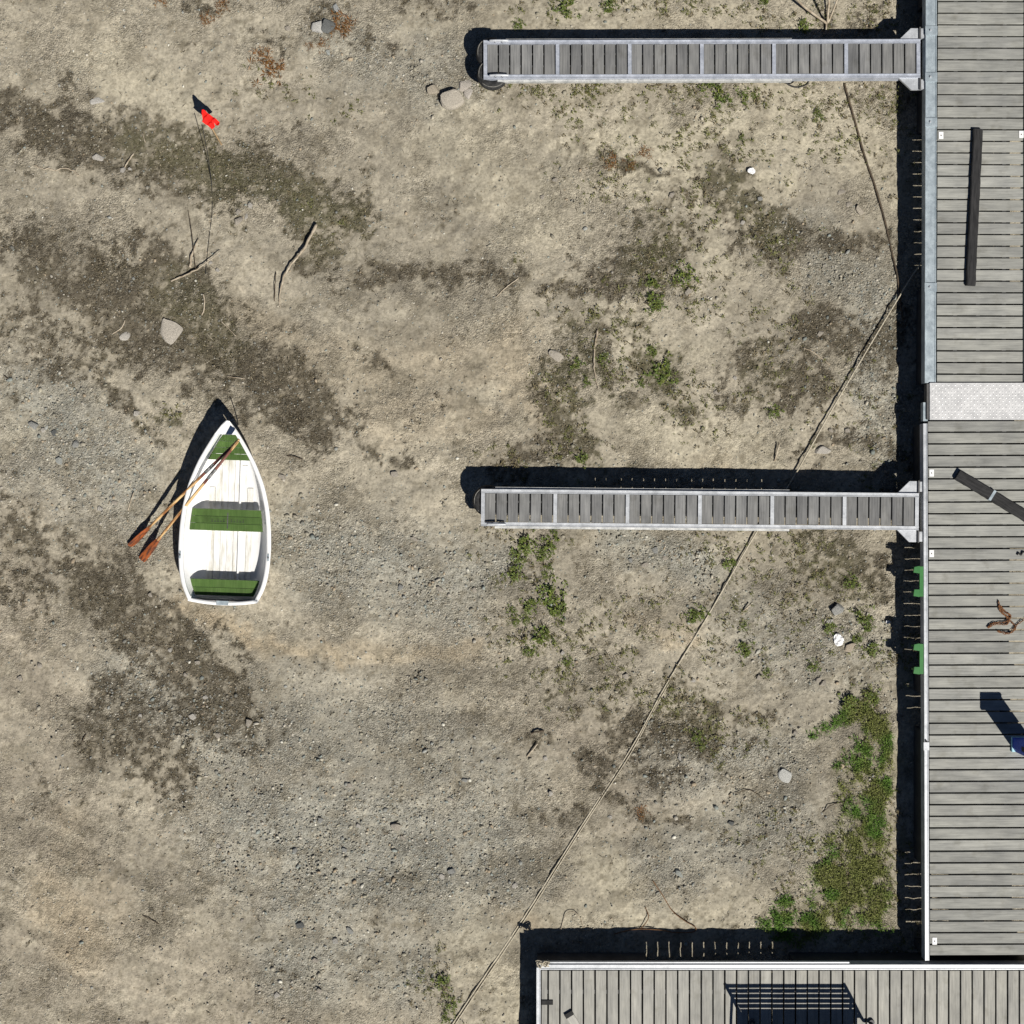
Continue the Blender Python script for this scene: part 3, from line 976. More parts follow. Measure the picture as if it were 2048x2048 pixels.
REST = [(790, 947, 9, 7, PALE), (565, 954, 9, 6, PALE), (1697, 409, 7, 6, PALE), (1681, 384, 10, 6, PALE), (1376, 583, 9, 8, PALE), (386, 1433, 9, 7, WHITE), (498, 1444, 10, 8, PALE), (436, 1470, 9, 6, PALE), (792, 1653, 11, 9, PALE), (716, 1651, 6, 5, WHITE), (806, 1676, 8, 4, PALE), (900, 1597, 9, 4, PALE), (885, 1752, 7, 6, WHITE), (904, 1742, 9, 7, GREY), (629, 1919, 8, 6, PALE), (553, 1990, 8, 6, WHITE), (68, 850, 11, 9, GREY), (87, 859, 6, 5, WHITE), (108, 866, 9, 7, DARKC), (152, 888, 10, 7, GREY), (119, 922, 7, 10, (.40, .41, .38)), (199, 1018, 7, 6, WHITE), (246, 341, 7, 6, WHITE), (259, 338, 5, 4, WHITE), (502, 411, 6, 6, WHITE), (478, 423, 7, 6, PALE), (476, 443, 11, 8, PALE), (492, 433, 4, 7, WHITE), (673, 17, 6, 13, (.42, .43, .42)), (577, 58, 7, 6, PALE), (656, 105, 6, 6, (.45, .47, .44)), (1212, 374, 10, 4, WHITE), (1110, 361, 6, 5, PALE), (1084, 394, 5, 6, PALE), (1343, 391, 8, 6, PALE), (1484, 446, 6, 6, WHITE), (1520, 397, 6, 5, GREY), (1519, 1353, 8, 5, PALE), (1636, 1359, 6, 9, PALE), (1646, 1366, 6, 8, PALE), (1125, 1305, 5, 6, WHITE), (1252, 1352, 7, 7, PALE), (1386, 1361, 6, 5, WHITE), (1359, 1513, 4, 8, WHITE), (1101, 1586, 5, 6, WHITE), (1220, 1633, 5, 4, WHITE), (1029, 1771, 6, 7, WHITE), (1356, 1744, 12, 7, (.38, .40, .37)), (1617, 1690, 6, 4, WHITE), (1600, 1660, 6, 5, PALE), (434, 540, 5, 5, WHITE), (420, 525, 5, 4, WHITE), (230, 1005, 7, 6, PALE), (274, 826, 8, 6, WHITE), (40, 1357, 8, 6, PALE), (80, 1330, 7, 6, PALE), (456, 1540, 6, 5, PALE), (436, 1692, 5, 5, WHITE), (485, 1840, 5, 4, PALE), (410, 1950, 6, 6, PALE), (640, 1980, 6, 6, PALE), (690, 1700, 7, 5, GREY), (760, 1760, 8, 5, GREY), (800, 1175, 7, 6, GREY), (880, 1178, 8, 6, PALE), (830, 1078, 10, 4, PALE), (1310, 1100, 9, 7, GREY), (1330, 1115, 7, 6, PALE), (1290, 1130, 8, 6, PALE), (1260, 1120, 6, 5, GREY), (1640, 668, 8, 6, PALE), (1660, 860, 7, 5, PALE), (1695, 860, 6, 5, PALE), (1470, 757, 5, 5, WHITE), (1432, 785, 8, 6, PALE), (1590, 1465, 6, 5, PALE), (1462, 1645, 7, 6, DARKC), (520, 1975, 5, 4, PALE), (300, 1190, 6, 5, PALE), (340, 1300, 6, 5, WHITE), (395, 1325, 6, 5, PALE), (370, 1350, 5, 5, PALE), (410, 1395, 6, 5, WHITE), (280, 1430, 5, 5, WHITE), (950, 1180, 6, 5, PALE), (1000, 1520, 6, 5, PALE), (1090, 1515, 6, 6, WHITE), (880, 1500, 7, 5, PALE), (930, 1560, 7, 5, GREY), (700, 1570, 7, 5, PALE), (640, 1640, 8, 6, GREY), (590, 1700, 7, 6, GREY), (700, 1860, 9, 6, GREY), (670, 1880, 8, 6, (.42, .40, .36)), (600, 1850, 9, 8, DARKC), (740, 1740, 9, 5, GREY)]


def stone(x, y, rx, ry, c, rot, hz, lab, grp=None, i=0):
    p = W(x, y)
    me = STONE_M[i % 12].copy()
    a = me.color_attributes.new('Col', 'FLOAT_COLOR', 'POINT')
    a.data.foreach_set('color', np.tile(np.array([*(np.array(c) * (.95 if grp is None else .84)), 1], dtype=np.float32), len(me.vertices)))
    me.materials.append(M['stone'])
    o = bpy.data.objects.new('stone', me)
    sx, sy = rx / GS, ry / GS
    sz = min(sx, sy) * hz
    q = 1.3 if grp is None else 1.08
    o.scale = (sx * q, sy * q, sz * 1.1)
    o.rotation_euler = (0, 0, rot)
    o.location = (p.x, p.y, H1(p.x, p.y) + sz * .25)
    COL.objects.link(o)
    tag(o, lab, 'stone', grp)


for i, s in enumerate(STONES):
    stone(*s, None, i)
for i, s in enumerate(REST):
    x, y = s[0], s[1]
    hue = {WHITE: 'whitish', PALE: 'pale tan', GREY: 'grey', DARKC: 'dark grey'}.get(s[4], 'pale grey')
    size = 'tiny' if s[2] * s[3] < 36 else 'small' if s[2] * s[3] < 62 else 'fist-sized'
    if 1050 < x and y < 520:
        zone = 'ground near the upper finger pier'
    elif 1050 < x and y < 990:
        zone = 'ground just above the lower finger pier'
    elif x > 1050 and y < 1420:
        zone = 'ground just below the lower finger pier'
    elif x > 1050:
        zone = 'ground near the bottom cross pier'
    elif y < 200:
        zone = 'ground beyond the red flag'
    elif y < 700:
        zone = 'mossy ground around the red flag'
    elif x < 560 and y < 1120:
        zone = 'bluish gravel beside the oars and boat'
    elif x < 560:
        zone = 'ground behind the boat stern'
    elif y < 1250:
        zone = 'gravel between boat and lower finger pier'
    else:
        zone = 'open gravel left of the long rope'
    stone(*s, random.uniform(-1, 1), random.uniform(.5, .9), size + ' ' + hue + ' loose stone on ' + zone, size + ' ' + hue + ' stones, ' + zone, i)


# ------------------------------------------------------------------ piers
class Sec:
    """a deck section; local coordinates in photo pixels (u right, v down) on the deck plane"""

    def __init__(s, name, ox, oy, rot, label, cat, group=None):
        p = DW(ox, oy)
        s.root = empty(name, (p.x, p.y, 0), R(rot))
        tag(s.root, label, cat, group)

    def box(s, name, u0, u1, v0, v1, z0, z1, m, parent=None):
        return MB().box(u0 / PPM, u1 / PPM, -v1 / PPM, -v0 / PPM, z0, z1).build(name, m, parent or s.root)

    def plank_h(s, u0, u1, v0, v1, z, th, m, src={}):
        """plank long along u"""
        key = (round(u1 - u0, 2), round(v1 - v0, 2), m.name)
        loc = ((u0 + u1) / 2 / PPM + random.uniform(-.002, .002), -(v0 + v1) / 2 / PPM, z + random.uniform(-.0012, .0012))
        if key not in src:
            a, b = (u1 - u0) / PPM / 2, (v1 - v0) / PPM / 2
            o = MB().bar(-a, a, -b, b, -th, 0, .003).build('plank', m, s.root)
            src[key] = o
        else:
            o = copy_obj(src[key], s.root)
        o.location = loc
        o.rotation_euler = (0, 0, random.gauss(0, .0008))
        return o

    def plank_v(s, u0, u1, v0, v1, z, th, m, src={}):
        key = (round(u1 - u0, 2), round(v1 - v0, 2), m.name)
        loc = ((u0 + u1) / 2 / PPM, -(v0 + v1) / 2 / PPM + random.uniform(-.002, .002), z + random.uniform(-.0012, .0012))
        if key not in src:
            a, b = (v1 - v0) / PPM / 2, (u1 - u0) / PPM / 2
            o = MB().bar(-a, a, -b, b, -th, 0, .003).build('plank', m, s.root)
            src[key] = o
        else:
            o = copy_obj(src[key], s.root)
        o.location = loc
        o.rotation_euler = (0, 0, math.pi / 2 + random.gauss(0, .0012))
        return o


TH = .0200
PW = 20.2


def channel(sec, name, u0, u1, v0, v1, ztop, hgt, m, along='v'):
    """channel beam with two raised lips"""
    a0, a1 = (u0, u1) if along == 'v' else (v0, v1)
    w = (a1 - a0) / PPM
    lip = min(.012, w * .18)
    pr = [(-w / 2, ztop - hgt), (w / 2, ztop - hgt), (w / 2, ztop), (w / 2 - lip, ztop), (w / 2 - lip * 1.3, ztop - .007), (-w / 2 + lip * 1.3, ztop - .007), (-w / 2 + lip, ztop), (-w / 2, ztop)]
    if along == 'v':
        L = (v1 - v0) / PPM
        o = MB().extrude_x(pr, -L / 2, L / 2).build(name, m, sec.root)
        o.location = ((u0 + u1) / 2 / PPM, -(v0 + v1) / 2 / PPM, 0)
        o.rotation_euler = (0, 0, math.pi / 2)
    else:
        L = (u1 - u0) / PPM
        o = MB().extrude_x(pr, -L / 2, L / 2).build(name, m, sec.root)
        o.location = ((u0 + u1) / 2 / PPM, -(v0 + v1) / 2 / PPM, 0)
    return o


# --- upper main pier
up = Sec('pier_section', 1850, 380, -.15, 'upper main pier section with wide bluish edge beams and grey cross planks', 'pier')
channel(up, 'edge_beam', 0, 22, -520, 386, ZD + .012, .13, M['galv'])
channel(up, 'edge_beam', 199, 221, -520, 386, ZD + .012, .13, M['galv'])
v = 212 - 380 - 23.3 * 15
while v + 23.3 < 386:
    up.plank_h(25, 196, v + 1.5, v + 1.5 + PW, ZD, TH, M['deck'])
    v += 23.3
up.plank_h(25, 196, v + 1.5, 384.5, ZD, TH, M['deck'])
for u in (62, 108, 160):
    up.box('joist', u - 4, u + 4, -520, 385, ZD - .13, ZD - TH - .003, M['joist'])
for v0, v1 in ((-500, -384), (-366, -132), (190, 382)):
    up.box('float', 6, 212, v0, v1, 0.0, ZD - .135, M['float'])
for vv in (-380 + 62, -380 + 155, -380 + 245, 195):
    b = MB()
    b.box(-1 / PPM, 23 / PPM, -(vv + 9) / PPM, -(vv - 9) / PPM, ZD + .013, ZD + .019)
    o = b.build('bolt_plate', M['galv'], up.root)
    bb = MB()
    bb.cyl(9 / PPM, -vv / PPM, ZD + .019, ZD + .034, .014, 8)
    bb.build('bolt', M['alu'], o)

# --- tread plate bridging the two sections
tp = MB()
A, B = DW(1858, 840), DW(2076, 766)
tp.prism([(A.x, A.y), (B.x, A.y), (B.x, B.y), (A.x, B.y)], ZD + .016, ZD + .026, .003)
plate = tp.build('gangway_plate', M['tread'])
tag(plate, 'bright studded metal plate bridging two main pier sections', 'metal plate')
st = MB()
for i in range(34):
    for j in range(11):
        x = A.x + .04 + i * .0425
        y = A.y + .035 + j * .0425
        if x < B.x - .03:
            m = Matrix.Translation((x, y, ZD + .026)) @ Matrix.Rotation(R(45 if (i + j) % 2 else -45), 4, 'Z')
            vs = [m @ Vector(p) for p in ((-.011, 0, 0), (0, -.009, 0), (.011, 0, 0), (0, .009, 0), (-.004, 0, .005), (.004, 0, .005))]
            st.add(vs, [(0, 1, 5, 4), (1, 2, 5), (2, 3, 4, 5), (3, 0, 4)])
o = st.build('tread_stud', M['tread'], plate)
tag(o, kind='stuff')
hb = MB()
a = DW(1847, 842)
hb.box(a.x, a.x + .06, a.y, a.y + .25, ZD - .10, ZD - .01)
hb.build('hinge_bracket', M['galv'], plate)
a, c = DW(1853, 839), DW(2070, 768)
MB().box(a.x, c.x, a.y, c.y, ZD - .09, ZD + .012).build('light_block', M['joist'], plate)  # unseen box added under the plate to stop sun slipping between the sections

# --- lower main pier
lo = Sec('pier_section', 1847, 1380, .2, 'lower main pier section with thin pale edge rails and grey cross planks', 'pier')
channel(lo, 'edge_beam', 1, 9, -533, 541, ZD + .008, .13, M['alu'])
channel(lo, 'edge_beam', 217, 226, -533, 541, ZD + .008, .13, M['alu'])
for i in range(46):
    v = 840 + 1.2 + 23.28 * i - 1380
    lo.plank_h(11.5, 214, v + 1.5, v + 1.5 + PW, ZD, TH, M['deck'])
for u in (60, 112, 165):
    lo.box('joist', u - 4, u + 4, -538, 528, ZD - .13, ZD - TH - .003, M['joist'])
for v0, v1 in ((-530, -282), (-26, 10), (84, 354), (520, 535)):
    lo.box('float', 2, 222, v0, v1, 0.0, ZD - .135, M['float'])
for vv in (112,):
    o = lo.box('bolt_plate', -1, 10, vv - 8, vv + 8, ZD + .009, ZD + .02, M['alu'])
    MB().cyl(4.5 / PPM, -(vv - 10) / PPM, ZD + .009, ZD + .03, .013, 8).build('bolt', M['rubber'], o)

# --- bottom pier
bt = Sec('pier_section', 1073, 1925, 0, 'bottom cross pier with boards laid lengthways away from the grass corner', 'pier')
channel(bt, 'edge_beam', 8, 1010, 4, 14, ZD + .008, .14, M['alu'], 'u')
bt.box('fender_strip', 27, 626, -.5, 3.6, ZD - .05, ZD - .008, M['alu'])
channel(bt, 'end_beam', 0, 8, 10, 330, ZD + .008, .14, M['alu'])
bt.plank_v(10, 21.3, 16.5, 330, ZD, TH, M['deck2'])
for i in range(42):
    u = 23 + 23.57 * i
    bt.plank_v(u + 1.5, u + 1.5 + PW + .3, 16.5, 330, ZD, TH, M['deck2'])
for vv in (60, 130, 200, 280):
    bt.box('joist', 8, 1005, vv - 4, vv + 4, ZD - .13, ZD - TH - .003, M['joist'])
for u0, u1 in ((3, 222), (520, 1000)):
    bt.box('float', u0, u1, 4, 300, 0, ZD - .135, M['float'])
bt.box('black_pad', 10, 33, 75, 84, ZD + .002, ZD + .012, M['cord'])


# --- finger piers
def finger(name, ox, oy, rot, label, Lpx, wpx, gussets, tyres, cl, rail):
    f = Sec(name, ox, oy, rot, label, 'finger pier', 'finger piers')
    h = wpx / 2
    zt = ZD + .004
    for s in (-1, 1):
        v0, v1 = (-h, -h + 8) if s < 0 else (h - 8, h)
        channel(f, 'side_rail', 0, Lpx, v0, v1, zt, .12, rail, 'u')
        q = (-h - 4.5, -h - .4) if s < 0 else (h + .4, h + 4.5)
        f.box('fender_strip', 28, 618, q[0], q[1], ZD - .09, ZD - .03, M['lip'])
    nb = 6
    bay = (Lpx - 8) / nb
    for i in range(nb + 1):
        u = i * bay
        f.box('cross_bar', u + .2, u + 7.6, -h + 8.3, h - 8.3, ZD - .10, zt - .002, rail)
    pitch = (bay - 7.6) / 6
    for i in range(nb):
        for k in range(6):
            u = i * bay + 7.8 + k * pitch
            f.plank_v(u + .3, u + pitch - 2.4, -h + 8.6, h - 8.6, ZD - .004, TH, M['fdeck'])
    for vv in (-12, 12):
        f.box('joist', 8, Lpx - 8, vv - 2, vv + 2, ZD - .11, ZD - TH - .008, M['joist'])
    for u0, u1 in ((14, 232), (604, Lpx - 15)):
        f.box('float', u0, u1, -h + 2, h - 26, 0, ZD - .115, M['float'])
    f.box('float', 233, 603, -2, 10, 0, ZD - .115, M['float'])
    for s in (-1, 1):
        b = MB()
        pts = [(Lpx - 42, s * h), (Lpx - 18, s * (h + gussets)), (Lpx - 4, s * (h + gussets)), (Lpx - 4, s * h)]
        pts = [(u / PPM, -vv / PPM) for u, vv in pts]
        if s < 0:
            pts = pts[::-1]
        b.prism(pts, ZD - .05, ZD - .02)
        o = b.build('gusset', M['alu'], f.root)
        f.box('hinge_lug', Lpx - 3, Lpx + 9, min(s * (h + 3), s * (h + gussets - 1)), max(s * (h + 3), s * (h + gussets - 1)), ZD - .06, ZD - .012, M['alu'])
        f.box('hinge_pin', Lpx - 2, Lpx + 1, min(s * (h + 1), s * (h + gussets + 1)), max(s * (h + 1), s * (h + gussets + 1)), ZD - .014, ZD + .004, M['joist'])
    for (u, vv) in tyres:
        b = MB()
        pts = [(u / PPM + .15 * math.cos(t), -vv / PPM + .15 * math.sin(t), .325) for t in np.linspace(0, 2 * math.pi, 29)[:-1]]
        b.tube(pts, .062, 10, 1.0, True)
        b.build('tyre_fender', M['rubber'], f.root, True)
        b = MB()
        pts = [(u / PPM + .185 * math.cos(t), -vv / PPM + .185 * math.sin(t), .375 + .012 * math.sin(3 * t)) for t in np.linspace(.3, 2 * math.pi - .8, 30)]
        b.tube(pts, .006, 6).build('lashing', M['greyline'], f.root)
    for s in (-1, 1):
        b = MB()
        vc = s * (h - 4)
        if cl[0 if s < 0 else 1]:
            b.tube(smooth_path([((12 + k) / PPM, -vc / PPM, z) for k, z in ((0, ZD + .045), (12, ZD + .055), (26, ZD + .055), (38, ZD + .045))], 5), .016, 8)
            b.tube([((24) / PPM, -vc / PPM, ZD), ((24) / PPM, -vc / PPM, ZD + .05)], .014, 8)
            b.tube([((38) / PPM, -vc / PPM, ZD), ((38) / PPM, -vc / PPM, ZD + .05)], .014, 8)
            b.build('cleat', M['alu'], f.root, True)
    return f


f1 = finger('finger_pier', 967, 119, .15, 'upper finger pier with bluish rails, two black tyres at its tip', 874, 77, 23, [(16, -18), (18, 25)], (1, 1), M['bluealu'])
f2 = finger('finger_pier', 962, 1015, -.55, 'lower finger pier with white rails, one black tyre at its tip', 876, 74, 24, [(14, -14)], (0, 1), M['alu'])

# hose loop hanging from the upper finger pier
b = MB()
pts = smooth_path([W(1568, 152, .30), W(1573, 166, .22), W(1590, 174, .16), W(1610, 170, .2), W(1620, 158, .3)], 6)
o = b.tube(pts, .011, 8).build('hose_loop', M['cord'], None, True)
tag(o, 'black hose loop hanging under the upper finger pier edge', 'hose')

# ------------------------------------------------------------------ things on the decks
TAGS = [(1882, 271, 'white number tag on the upper pier plank level with timber end', 1), (2042.5, 269, 'white number tag by the beam across from the timber end', 1), (1863, 946, 'white number tag beside the slanting dark timber', 1), (1863, 1107, 'white number tag by the lower finger pier hinge', 1), (1869, 1882, 'white number tag on the last lower pier plank', 1)]
for x, y, lab, _ in TAGS:
    p = W(x, y, ZD)
    b = MB().prism([(p.x - .03, p.y - .047), (p.x + .03, p.y - .047), (p.x + .03, p.y + .047), (p.x - .03, p.y + .047)], ZD + .003, ZD + .006)
    o = b.build('number_tag', M['tag'])
    tag(o, lab, 'tag', 'white tags on the pier planks')
    MB().box(p.x - .009, p.x + .005, p.y - .006, p.y + .008, ZD + .0065, ZD + .0075).build('mark', M['joist'], o)
    MB().box(p.x - .002, p.x + .008, p.y - .010, p.y - .004, ZD + .0078, ZD + .0085).build('mark', M['joist'], o)


def timber(x0, y0, x1, y1, w, h, lab, band=None):
    a, c = DW(x0, y0), DW(x1, y1)
    dv = (c - a)
    L = dv.length
    ang = math.atan2(dv.y, dv.x)
    root = empty('timber_beam', (a.x, a.y, ZD + .002), ang)
    tag(root, lab, 'timber', 'dark timbers lying on the main pier')
    n = 26
    vs, fs = [], []
    g = random.Random(int(x0))
    prof = [(-.5, 0), (.5, 0), (.5, .8), (.42, 1), (-.42, 1), (-.5, .8)]
    for i in range(n + 1):
        t = i / n
        wob = g.gauss(0, .0015)
        for (py, pz) in prof:
            vs.append((L * t, py * w * (1 + g.gauss(0, .012)) + wob, pz * h * (1 + g.gauss(0, .02))))
    for i in range(n):
        for k in range(6):
            k2 = (k + 1) % 6
            fs.append((i * 6 + k, i * 6 + k2, (i + 1) * 6 + k2, (i + 1) * 6 + k)[::-1])
    fs.append(tuple(range(6)))
    fs.append(tuple(range(n * 6, n * 6 + 6))[::-1])
    MB().add(vs, fs).build('beam', M['timber'], root)
    if band:
        MB().box(L * band - .018, L * band + .018, -w * .53, w * .53, 0, h * 1.06).build('band', M['galv'], root)
    return root


timber(1954, 260, 1939, 572, .125, .05, 'straight dark timber lying along the upper pier section')
timber(1913, 949, 2072, 1046, .14, .055, 'slanting dark timber with a pale band on the lower pier', .43)

# green two-pronged brackets
for y0, lab in ((1132, 'green two-pronged bracket on pier edge closer to the lower finger pier'), (1287, 'green two-pronged bracket on pier edge farther from the finger pier')):
    zt = ZD + .004

    def q(x, y):
        p = W(x, y, zt)
        return (p.x, p.y)
    r = MB()
    pts = [q(1839.5, y0 + 1), q(1839.5, y0 + 61), q(1847, y0 + 61), q(1847, y0 + 1)]
    r.prism(pts, zt - .022, zt)
    root = r.build('dock_bracket', M['greenmetal'])
    tag(root, lab, 'bracket', 'green brackets on the pier edge')
    for k in (0, 47):
        pp = [q(1829, y0 + k + (2 if k == 0 else 0)), q(1827, y0 + k + 13), q(1839.3, y0 + k + 15), q(1839.3, y0 + k)]
        MB().prism(pp, zt - .025, zt + .001).build('prong', M['greenmetal'], root)
        # hidden upright plate under each prong
        pp = [q(1831, y0 + k + 5), q(1831, y0 + k + 8), q(1838, y0 + k + 8), q(1838, y0 + k + 5)]
        MB().prism(pp, zt - .16, zt - .026).build('web_plate', M['greenmetal'], root)

# utility pedestal
ped = empty('power_pedestal', DW(2042, 1488, ZD + .002), R(0))
tag(ped, 'blue power pedestal standing on the lower pier casting a long shadow', 'pedestal')
MB().prism([(-.135, -.10), (.135, -.10), (.135, .10), (-.135, .10)], 0, .03, .006).build('base_plate', M['cyan'], ped)
MB().prism([(-.085, -.10), (.125, -.085), (.125, .085), (-.125, .095), (-.125, -.045)], .03, .74, .004).build('post', M['blue'], ped)
MB().prism([(-.135, -.105), (.135, -.105), (.135, .105), (-.135, .105)], .742, .80, .02).build('cap', M['blue'], ped)
MB().box(-.131, -.1252, -.03, .03, .30, .42).build('socket', M['rubber'], ped)

# rusty chain
ch = MB()
path = smooth_path([W(1996, 1201, ZD), W(1998, 1218, ZD), W(2006, 1228, ZD), W(2016, 1236, ZD), W(2012, 1248, ZD), W(1990, 1248, ZD), W(1976, 1254, ZD), W(1985, 1246, ZD), W(2010, 1243, ZD), W(2020, 1232, ZD), W(2010, 1224, ZD), W(1999, 1212, ZD), W(2006, 1226, ZD), W(2018, 1240, ZD), W(2030, 1254, ZD), W(2018, 1266, ZD), W(1995, 1262, ZD), W(2015, 1267, ZD), W(2032, 1250, ZD), W(2052, 1236, ZD), W(2066, 1234, ZD)], 5)
for i in range(len(path) - 1):
    a, c = path[i], path[i + 1]
    if (c - a).length < 1e-4:
        continue
    t = (c - a).normalized()
    s = Vector((-t.y, t.x, 0)) if i % 2 else Vector((0, 0, 1))
    m = (a + c) / 2 + Vector((0, 0, .014 + .004 * (i % 3)))
    pts = [m + t * .020 * math.cos(k) + s * .010 * math.sin(k) for k in np.linspace(0, 2 * math.pi, 9)[:-1]]
    ch.tube(pts, .0042, 5, 1, True)
o = ch.build('rusty_chain', M['rust'])
tag(o, 'rusty brown chain heaped on the lower pier planks', 'chain')

# small dark squiggle near the pier edge
b = MB()
b.tube(smooth_path([W(2034, 1110, ZD + .01), W(2038, 1106, ZD + .02), W(2042, 1110, ZD + .01), W(2046, 1104, ZD + .02), W(2052, 1106, ZD + .01)], 5), .010, 6)
o = b.build('dark_squiggle', M['cord'], None, True)
tag(o, 'short black squiggle on the lower pier planks', 'rope')

# pale board with black cap on the bottom pier
a = DW(1138, 2028)
root = empty('capped_board', (a.x, a.y, ZD + .002), R(-58))
tag(root, 'short pale board with a black end cap on the bottom pier', 'board')
MB().bar(.03, .62, -.055, .055, 0, .022, .002).build('board', M['board'], root)
MB().box(-.03, .028, -.058, .058, 0, .028).build('end_cap', M['cord'], root)

# frayed rope knot on the corner of the bottom pier
b = MB()
g = random.Random(3)
c0 = W(1082, 1926, ZD)
pts = []
for k in range(26):
    pts.append(c0 + Vector((g.uniform(-.07, .12), g.uniform(-.045, .05), g.uniform(.02, .07))))
b.tube(smooth_path(pts, 5), .008, 6)
o = b.build('rope_knot', M['rope'], None, True)
tag(o, 'frayed pale rope knot tied at the corner of the bottom pier', 'rope')

# bench whose shadow falls on the bottom pier
bx0, bx1, by = DW(1504, 2043).x, DW(1742, 2043).x, DW(1504, 2043).y
bench = empty('slatted_bench', ((bx0 + bx1) / 2, by, ZD + .002))
tag(bench, 'dark slatted bench on the bottom pier casting a striped shadow', 'bench')
hw = (bx1 - bx0) / 2
for k in range(7):
    z = .645 - k * .068
    y = -.01 - .016 * k
    MB().box(-hw + .02, hw - .02, y - .004, y + .004, z - .0315, z + .0315).build('slat', M['bench'], bench)
for k in range(6):
    y = -.21 - k * .075
    MB().box(-hw + .02, hw - .02, y - .03, y + .03, .385, .41).build('slat', M['bench'], bench)
for s in (-1, 1):
    x = s * hw
    pr = smooth_path([(x, 0, 0), (x - .01, -.06, .10), (x, -.13, .20), (x, -.10, .34), (x, -.05, .50), (x, -.01, .68)], 6)
    MB().tube(pr, .022, 8).build('side_frame', M['bench'], bench, True)
    pr = smooth_path([(x, -.62, 0), (x, -.60, .2), (x, -.58, .4), (x, -.60, .50), (x, -.45, .53), (x, -.05, .50)], 6)
    MB().tube(pr, .018, 8).build('armrest', M['bench'], bench, True)
    MB().tube([(x, -.10, .375), (x, -.60, .375)], .016, 8).build('rail', M['bench'], bench, True)
    MB().cyl(x, 0, 0, .03, .04, 12).build('foot', M['bench'], bench)


